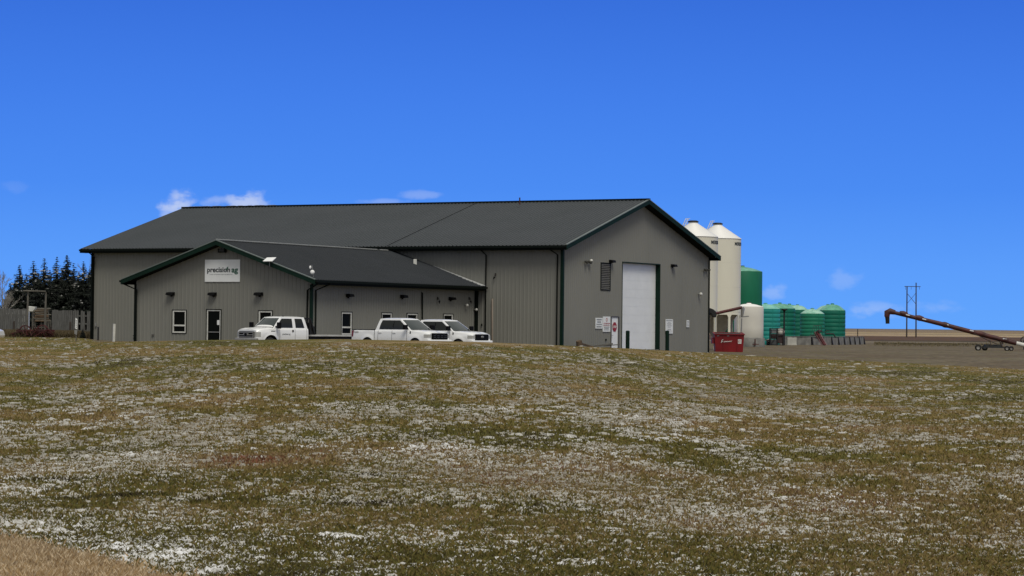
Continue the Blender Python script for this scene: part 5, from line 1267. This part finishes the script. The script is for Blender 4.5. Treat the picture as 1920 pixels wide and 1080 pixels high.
def awheel(px, r, dy):
    c = aq(px, 650, dy); c.z = -1.93 + r; mb = MB(); mb.lathe([(r * .55, -.1), (r * .93, -.11), (r, -.06), (r, .06), (r * .93, .11), (r * .55, .1)], c, 24, axis='y'); wh = mb.build('wheel', M['rubber'], t, True)
    mb = MB(); mb.lathe([(r * .56, -.08), (r * .5, -.03), (.05, -.06), (.001, -.06)], c, 20, axis='y'); mb.lathe([(r * .56, .08), (.001, .05)], c, 20, axis='y'); mb.build('rim', mat('dusty_rim', (.30, .29, .27), .6), wh, True)
awheel(1834, .33, -1.2); awheel(1846.5, .30, 1.2); awheel(1888, .27, -1.2); awheel(1896, .25, 1.2)
mb = MB()
for dy in (-1.0, 1.0): mb.bar(aq(1834, 650.5, dy), aq(1892, 652, dy), .12, .12)
for px in (1842, 1862, 1888): mb.bar(aq(px, 650.8, -1.1), aq(px, 651, 1.1), .12, .12)
mb.box(aq(1862, 648.5), (1.7, .8, .28)); mb.build('undercarriage', mat('frame_grey', (.022, .024, .024), .6), t, True)
mb = MB()
for dy in (-.5, .5):
    mb.bar(aq(1824, 624, dy * .3), aq(1858, 641, dy), .07, .07); mb.bar(aq(1858, 641, dy), aq(1870, 645, dy), .07, .07); mb.bar(aq(1875, 640, dy * .4), aq(1880, 651, dy), .12, .12); mb.bar(aq(1856, 637, dy), aq(1858, 650, dy), .07, .07)
mb.bar(aq(1878, 636), aq(1879, 646), .22, .22); mb.build('lift_arm', M['polewood'], t, True)
# pale implement wheel at the right edge
c = at(1920, 637.5, 262); t = thing('farm_implement', (c.x, c.y, -1.93), 'dark wheel of a machine at the right edge behind the auger', 'farm machine')
mb = MB(); mb.lathe([(.30, -.1), (.36, -.12), (.40, 0), (.36, .12), (.30, .1)], c, 28, axis='y'); mb.build('wheel', M['rubber'], t, True)
mb = MB()
for k_ in range(4): a_ = k_ * PI / 4; mb.bar(c + Vector((math.cos(a_) * .3, 0, math.sin(a_) * .3)), c - Vector((math.cos(a_) * .3, 0, math.sin(a_) * .3)), .05)
mb.build('spokes', M['alu'], t, True)
mb = MB(); mb.bar(c, Vector((c.x, c.y, -1.93)), .12); mb.bar(c, c + Vector((2, 0, .1)), .14); mb.build('frame', M['black'], t, True)

# weeds along the far edge of the yard and clods on it
n = 9000; px_ = rng.uniform(1640, 1990, n); ty = np.where(rng.uniform(0, 1, n) < .6, rng.normal(352, 5, n), rng.uniform(300, 390, n)); tx = (px_ - 960) / F * ty
kk = (fbm(tx * .12, ty * .05, 91, 3) > .5); tx, ty = tx[kk], ty[kk]
V, Fc = blades(tx, ty, .08, .28, .03 + 0 * tx, 1.0)
soup('weeds', V, Fc, blade_mat('weed_blades', [(.40, (.06, .055, .022)), (.6, (.11, .09, .045)), (.8, (.17, .14, .085))], 0), 'sparse dry weeds along the far edge of the gravel yard', 'weeds')
# power line H-frame
YP = 760; a0, a1 = at(1700, 631, YP), at(1717.5, 631.5, YP)
t = thing('power_pole', ((a0.x + a1.x) / 2, YP, -1.95), 'wooden H-frame power pole with cross braces in the far field', 'power pole')
z0p = at(1700, 536.5, YP).z; z1p = at(1717, 530, YP).z
mb = MB(); mb.tube([(a0.x, YP, -2), (a0.x, YP, z0p)], [.24, .17], 8); mb.build('pole', M['polewood'], t, True)
mb = MB(); mb.tube([(a1.x, YP, -2), (a1.x - .1, YP, z1p)], [.24, .17], 8); mb.build('pole', M['polewood'], t, True)
mb = MB(); mb.bar(at(1696, 537, YP - .3), at(1726, 537.5, YP - .3), .14, .2); mb.build('crossarm', M['polewood'], t, True)
mb = MB(); mb.bar(at(1700, 549, YP), at(1717.3, 570, YP), .13, .13); mb.bar(at(1717, 550, YP), at(1701, 569, YP), .10, .10); mb.build('cross_brace', M['polewood'], t, True)
for px in (1698, 1708.5, 1724):
    mb = MB(); mb.tube([at(px, 537.5, YP - .3), at(px, 543, YP - .3)], .05, 6); mb.build('insulator', M['polewood'], t, True)

# ------------------------------------------------------------------ left side: fence, gate, implement, trees
YF = 200
fz = lambda px: gz(at(px, 620, YF).x, YF)
def plank_fence(x0, y0, x1, y1, name, label):
    c = at((x0 + x1) / 2, 620, YF); t = thing(name, (c.x, YF, fz((x0 + x1) / 2)), label, 'fence', group='plank windbreak fences behind the yard')
    a, b = at(x0, 620, YF), at(x1, 620, YF); n = int((b.x - a.x) / .165); mb = MB(); gap = MB(); rnd = random.Random(int(x1))
    for i in range(n):
        q = i / n; x = a.x + (b.x - a.x) * q; zt = at(x0 + (x1 - x0) * q, y0 + (y1 - y0) * q, YF).z + rnd.uniform(-.05, .03)
        if rnd.random() < (.035 if x0 > 0 else 0): continue
        mb.box((x + .08, YF + rnd.uniform(-.02, .02), (zt + fz(x0)) / 2 - .1), (rnd.choice((.165, .16, .165, .145)), .03, zt - fz(x0) + .2))
    mb.build('planks', M['wood'], t, True)
    mb = MB(); z = fz(x0)
    for h_ in (.5, 1.1, 1.75): mb.bar((a.x, YF + .06, z + h_), (b.x, YF + .06, z + h_), .05, .12)
    mb.build('rails', M['wood'], t, True)
    k_ = 0; x = a.x + .4
    while x < b.x: mb = MB(); mb.tube([(x, YF - .1 if k_ % 2 else YF + .15, z - .2), (x, YF - .1 if k_ % 2 else YF + .15, z + (1.25 if k_ % 2 else 1.9))], .07, 8); mb.build('fence_post', M['polewood'], t, True); x += 1.15; k_ += 1
plank_fence(-60, 578, 50, 578.5, 'plank_fence', 'grey plank fence at the left edge, left of the pole gateway')
plank_fence(97, 581, 182, 583.5, 'plank_fence', 'grey plank fence between the pole gateway and the long building')
# gateway
t = thing('pole_gateway', (at(67, 630, 196).x, 196, gz(at(67, 630, 196).x, 196)), 'tall gateway of two wooden posts with a crossbeam by the fence', 'gateway')
for px, yt in ((51.5, 546), (85, 548)):
    mb = MB(); c = at(px, 630, 196); mb.tube([(c.x - .05, 196, -1.5), (c.x, 196, at(px, yt, 196).z)], [.10, .075], 10); mb.build('post', M['wood2'], t, True)
mb = MB(); mb.tube([at(44, 545.5, 195.8), at(86, 546.5, 195.8)], .065, 10); mb.build('crossbeam', M['wood2'], t, True)
# rails and brush stack in the gateway gap
t = thing('log_pile', (at(80, 610, 214).x, 214, gz(at(80, 610, 214).x, 214)), 'stack of weathered poles and planks seen through the gateway', 'log pile')
rnd = random.Random(5)
for i in range(14):
    y = 578 + i * 1.9; xa = 62 + rnd.uniform(0, 6); xb = 94 + rnd.uniform(-5, 3); mb = MB(); mb.tube([at(xa, y + rnd.uniform(-1, 1), 214), at(xb, y + rnd.uniform(-1, 1), 214)], rnd.uniform(.03, .07), 7); mb.build('pole', M['woodbrown'] if i % 2 else M['wood2'], t, True)
for px in (66, 78, 91): mb = MB(); mb.tube([Vector((at(px, 600, 214.2).x, 214.2, -1.3)), at(px, 577, 214.2)], .06, 7); mb.build('stake', M['wood2'], t, True)
t = thing('metal_gate', (at(72, 620, 202).x, 202, gz(at(72, 620, 202).x, 202)), 'rusty light tube gate low in the gateway', 'gate')
for a_, b_ in (((62, 583), (62, 616)), ((62, 615), (86, 613.5)), ((62, 596), (64, 596))):
    mb = MB(); mb.tube([at(*a_, 202), at(*b_, 202)], .045, 8); mb.build('rail', M['wood2'], t, True)
for px in (88, 92, 95): mb = MB(); mb.tube([at(px, 600, 202), at(px, 619, 202)], .035, 6); mb.build('rail', M['wood2'], t, True)
c = at(59.5, 580, 205); t = thing('white_tank_trailer', (c.x, c.y, -1.1), 'small white box shaped hopper on a post behind the gateway', 'hopper')
mb = MB(); mb.poly([at(x, y, 205) for x, y in ((53, 574), (65.5, 575.5), (64.5, 580), (61, 584.5), (53, 583.5))], (0, .8, 0)); mb.build('hopper', M['white'], t, True, .03); mb = MB(); mb.tube([at(61, 584, 205.4), Vector((at(61, 584, 205.4).x, 205.4, -1.2))], .05); mb.build('post', M['wood2'], t, True)
c = at(30, 575, 225); t = thing('camper_trailer', (c.x, c.y, -1.1), 'white topped camper trailer just showing over the left plank fence', 'trailer')
mb = MB(); mb.box((0, 0, 1.2), (2.2, 2.2, 1.9)); mb.build('body', M['white'], t, bevel=.15); mb = MB(); mb.box((0, -1.12, 1.62), (1.8, .03, .3)); mb.build('window', M['glass'], t); mb = MB(); mb.lathe([(.2, -.1), (.33, -.1), (.33, .1), (.2, .1)], (0, -1, .33), 18, axis='y'); mb.build('wheel', M['rubber'], t)
c = at(6, 576, 218); t = thing('low_shed', (c.x, c.y, -1.1), 'low dark roofed shed over the fence at the left edge', 'shed')
mb = MB(); mb.box((-.4, 0, .9), (2.2, 2, 1.8)); mb.build('wall', M['wood'], t); mb = MB(); mb.hexa([(-1.7, -1.2, 2.0), (-1.7, -1.2, 2.1), (-1.7, 1.2, 2.3), (-1.7, 1.2, 2.4), (1.0, -1.2, 1.85), (1.0, -1.2, 1.95), (1.0, 1.2, 2.15), (1.0, 1.2, 2.25)]); mb.build('roof', M['black'], t)
# rusty implement
YI = 188; zi = gz(at(65, 630, YI).x, YI); c = at(65, 630, YI)
t = thing('rusty_implement', (c.x, YI, zi), 'rusty dark red old tillage implement in the grass by the fence', 'farm machine'); k = YI / F
def lx(px): return (px - 65) * k
for px, r in ((46, .48), (78, .50), (90, .33), (26, .20), (68, .36), (57, .3), (98, .25)):
    mb = MB(); mb.lathe([(r * .80, -.05), (r, -.06), (r, .06), (r * .80, .05), (r * .80, -.05)], (lx(px), random.uniform(-.4, .4), r), 20, axis='y')
    for q in range(4): a_ = q * PI / 4; mb.bar((lx(px) + math.cos(a_) * r * .9, 0, r + math.sin(a_) * r * .9), (lx(px) - math.cos(a_) * r * .9, 0, r - math.sin(a_) * r * .9), .03)
    mb.build('disc_wheel', M['rust'], t)
mb = MB()
for _ in range(26): x = random.uniform(lx(38), lx(100)); mb.bar((x, random.uniform(-.8, .8), random.uniform(.1, .9)), (x + random.uniform(-.5, .5), random.uniform(-.8, .8), random.uniform(.0, .7)), .05, .05)
mb.bar((lx(30), 0, .5), (lx(102), 0, .55), .12, .12); mb.bar((lx(40), .5, .4), (lx(100), -.5, .4), .1, .1); mb.bar((lx(20), 0, .25), (lx(45), 0, .5), .08); mb.build('frame', M['rust'], t)
# brush and stones at the fence foot
c = at(165, 628, 190); t = thing('brush_pile', (c.x, 190, gz(c.x, 190)), 'low heap of pale sticks and boards beside the building corner', 'brush pile')
mb = MB()
for i in range(60):
    x = random.uniform(-2.4, .5); y = random.uniform(-1, 1); l = random.uniform(.3, 1.0); a_ = random.uniform(0, 6.28)
    mb.bar((x, y, random.uniform(.02, .25)), (x + l * math.cos(a_), y + l * math.sin(a_), random.uniform(.05, .5)), .03, .03)
mb.build('sticks', M['palebark'], t)
mb = MB()
for i in range(5): x = random.uniform(-3.3, .2); mb.box((x, random.uniform(-1, .5), .15), (random.uniform(.3, .7), .3, .22))
mb.build('rocks', M['polewood'], t, bevel=.08)
mb = MB(); mb.bar((-.9, -.6, .62), (.5, -.6, .55), .07, .05); mb.bar((-.9, -.6, .62), (-.5, -.6, 0), .05); mb.bar((.45, -.6, .55), (.45, -.6, 0), .05); mb.build('trestle', M['wood2'], t)
# conifers
def spruce(px, ytop, Y, spread, label, name='spruce_tree', small=False, seed=1):
    rnd = random.Random(seed); c = at(px, 620, Y); zb_ = gz(c.x, Y) if Y < 230 else -1.4; H = at(px, ytop, Y).z - zb_
    t = thing(name, (c.x, Y, zb_), label, 'tree', group=None if small else 'dark spruce trees behind the fence')
    mb = MB(); mb.tube([(0, 0, 0), (0, 0, H * .5), (0, 0, H * .98)], [H * .018, H * .011, .015], 7); mb.build('trunk', M['bark'], t)
    mb = MB(); sn = MB(); z = H * .05; lev = 0
    while z < H * .99:
        q = z / H; rr2 = spread * ((1 - q) ** .85 * 1.22 + .03) * (1 if q > .12 else .8) * rnd.uniform(.75, 1.15) + .08 * spread * .3; nb = max(5, int(17 * (1 - q) + 5))
        for b_ in range(nb):
            a_ = rnd.uniform(0, 2 * PI); L_ = rr2 * rnd.uniform(.65, 1.12); nseg = max(3, int(L_ / (.16 if not small else .04)))
            ca, sa = math.cos(a_), math.sin(a_); z0 = z + rnd.uniform(-.1, .1) * H * .04
            for k_ in range(nseg):
                f_ = (k_ + .5) / nseg; cx, cy = ca * L_ * f_, sa * L_ * f_; cz = z0 + L_ * (.10 * f_ - .38 * f_ * f_) + (.12 * L_ if f_ > .85 else 0)
                wv = L_ * (.30 * (1 - f_) + .10) * rnd.uniform(.6, 1.3); s1 = spread * (.03 + .15 * (1 - q))
                for s_ in (-1, 1):
                    px_, py_ = -sa * s_, ca * s_; tip = (cx + px_ * wv + ca * wv * .5, cy + py_ * wv + sa * wv * .5, cz - wv * rnd.uniform(.25, .7))
                    mb.add([(cx - ca * s1 * .6, cy - sa * s1 * .6, cz + .03), (cx + ca * s1 * .6, cy + sa * s1 * .6, cz), tip], [(0, 1, 2)])
                mb.add([(cx - sa * .5 * s1, cy + ca * .5 * s1, cz), (cx + sa * .5 * s1, cy - ca * .5 * s1, cz), (cx + ca * s1 * .3, cy + sa * s1 * .3, cz - s1 * rnd.uniform(1, 2.2))], [(0, 1, 2)])
            if not small and q < .85 and rnd.random() < .26 and sa < .3:
                f_ = rnd.uniform(.45, .85); cx, cy = ca * L_ * f_, sa * L_ * f_; cz = z0 + L_ * (.10 * f_ - .38 * f_ * f_) + .06; w2 = rnd.uniform(.10, .30)
                sn.add([(cx - w2, cy, cz), (cx - w2 * .3, cy - .22, cz - .12), (cx + w2 * .6, cy - .2, cz - .13), (cx + w2, cy, cz), (cx, cy + .15, cz + .07)], [(0, 1, 4), (1, 2, 4), (2, 3, 4)])
        z += H * (.026 if not small else .06); lev += 1
    mb.build('crown', M['needles'], t)
    if not small: sn.build('snow_clumps', mat('dull_snow', (.36, .36, .34), .8, (.17, .17, .16), 3), t)
spr = [(35, 496, 318, 2.70, 'leftmost dark spruce, shortest in the row behind the fence'), (61, 488, 326, 2.70, 'second dark spruce from the left, above the gateway crossbeam'), (81.5, 483, 322, 2.56, 'third dark spruce from the left with snow on its right side'),
       (105, 480, 330, 2.41, 'slim dark spruce left of the tallest one'), (124, 477, 324, 3.27, 'tallest and widest dark spruce in the row'), (137, 492, 335, 2.41, 'dark spruce tucked against the right side of the tallest'), (155, 489, 322, 2.56, 'dark spruce two from the building with a pointed separate top'), (173, 482, 328, 2.84, 'dark spruce touching the left edge of the building'), (48, 512, 336, 2.56, 'low dark spruce filling the gap between the first two tops'), (92, 505, 336, 2.56, 'low dark spruce filling the gap before the slim spruce'), (188, 500, 330, 2.70, 'dark spruce hidden behind the building corner'), (18, 530, 332, 2.27, 'small dark spruce at the far left of the row')]
spr += [(x_, y_, 344, 2.7, l_) for x_, y_, l_ in ((28, 524, 'low back row spruce behind the leftmost tall spruce'), (70, 512, 'low back row spruce between the second and third tall spruces'), (115, 508, 'low back row spruce just left of the tallest spruce'), (146, 510, 'low back row spruce just right of the tallest spruce'), (166, 506, 'low back row spruce next to the building corner'))]
for i, (px, yt, Y_, s_, lb) in enumerate(spr): spruce(px, yt, Y_, s_, lb, seed=i + 3)
spruce(155.3, 616, 186, .28, 'tiny dark conifer seedling in front of the plank fence', 'conifer_seedling', True, 77)
def bare(px, ytop, Y, label, seed, mt, dens=1):
    rnd = random.Random(seed); c = at(px, 620, Y); zb_ = -1.4; H = at(px, ytop, Y).z - zb_; t = thing('bare_tree', (c.x, Y, zb_), label, 'tree', group='leafless trees by the spruces')
    mb = MB(); mb.tube([(0, 0, 0), (.1, 0, H * .4), (0, 0, H * .8), (.05, 0, H)], [H * .014, H * .010, H * .004, .01], 7); mb.build('trunk', mt, t); mb = MB()
    def br(p, d, l, r, lv):
        q = p + d * l; mb.tube([p, p + d * l * .5 + Vector((rnd.uniform(-.1, .1), 0, 0)), q], [r, r * .7, r * .4], 5, False)
        if lv < 3:
            for _ in range(4): br(p.lerp(q, rnd.uniform(.3, 1)), (d + Vector((rnd.uniform(-.7, .7), rnd.uniform(-.7, .7), rnd.uniform(0, .6)))).normalized(), l * rnd.uniform(.4, .65), r * .55, lv + 1)
    for i in range(int(16 * dens)):
        z = H * rnd.uniform(.2, .88); br(Vector((.05, 0, z)), Vector((rnd.uniform(-1, 1), rnd.uniform(-1, 1), rnd.uniform(.5, 1.4))).normalized(), (H - z) * .4 + .4, H * .004, 1)
    mb.build('branches', mt, t)
bare(3, 508, 300, 'pale leafless tree at the left edge of the picture', 1, M['palebark'])
bare(9, 545, 290, 'low white barked leafless tree beside the leftmost spruce', 2, M['palebark'], 1.4)
bare(167, 478, 345, 'thin leafless tree rising behind the spruces near the building', 3, M['palebark'], .6)

# ------------------------------------------------------------------ render settings
sc.view_settings.view_transform = 'Standard'; sc.view_settings.look = 'None'; sc.view_settings.exposure = 0; sc.view_settings.gamma = 1
sc.render.engine = 'CYCLES'; sc.cycles.max_bounces = 6; sc.cycles.use_denoising = True
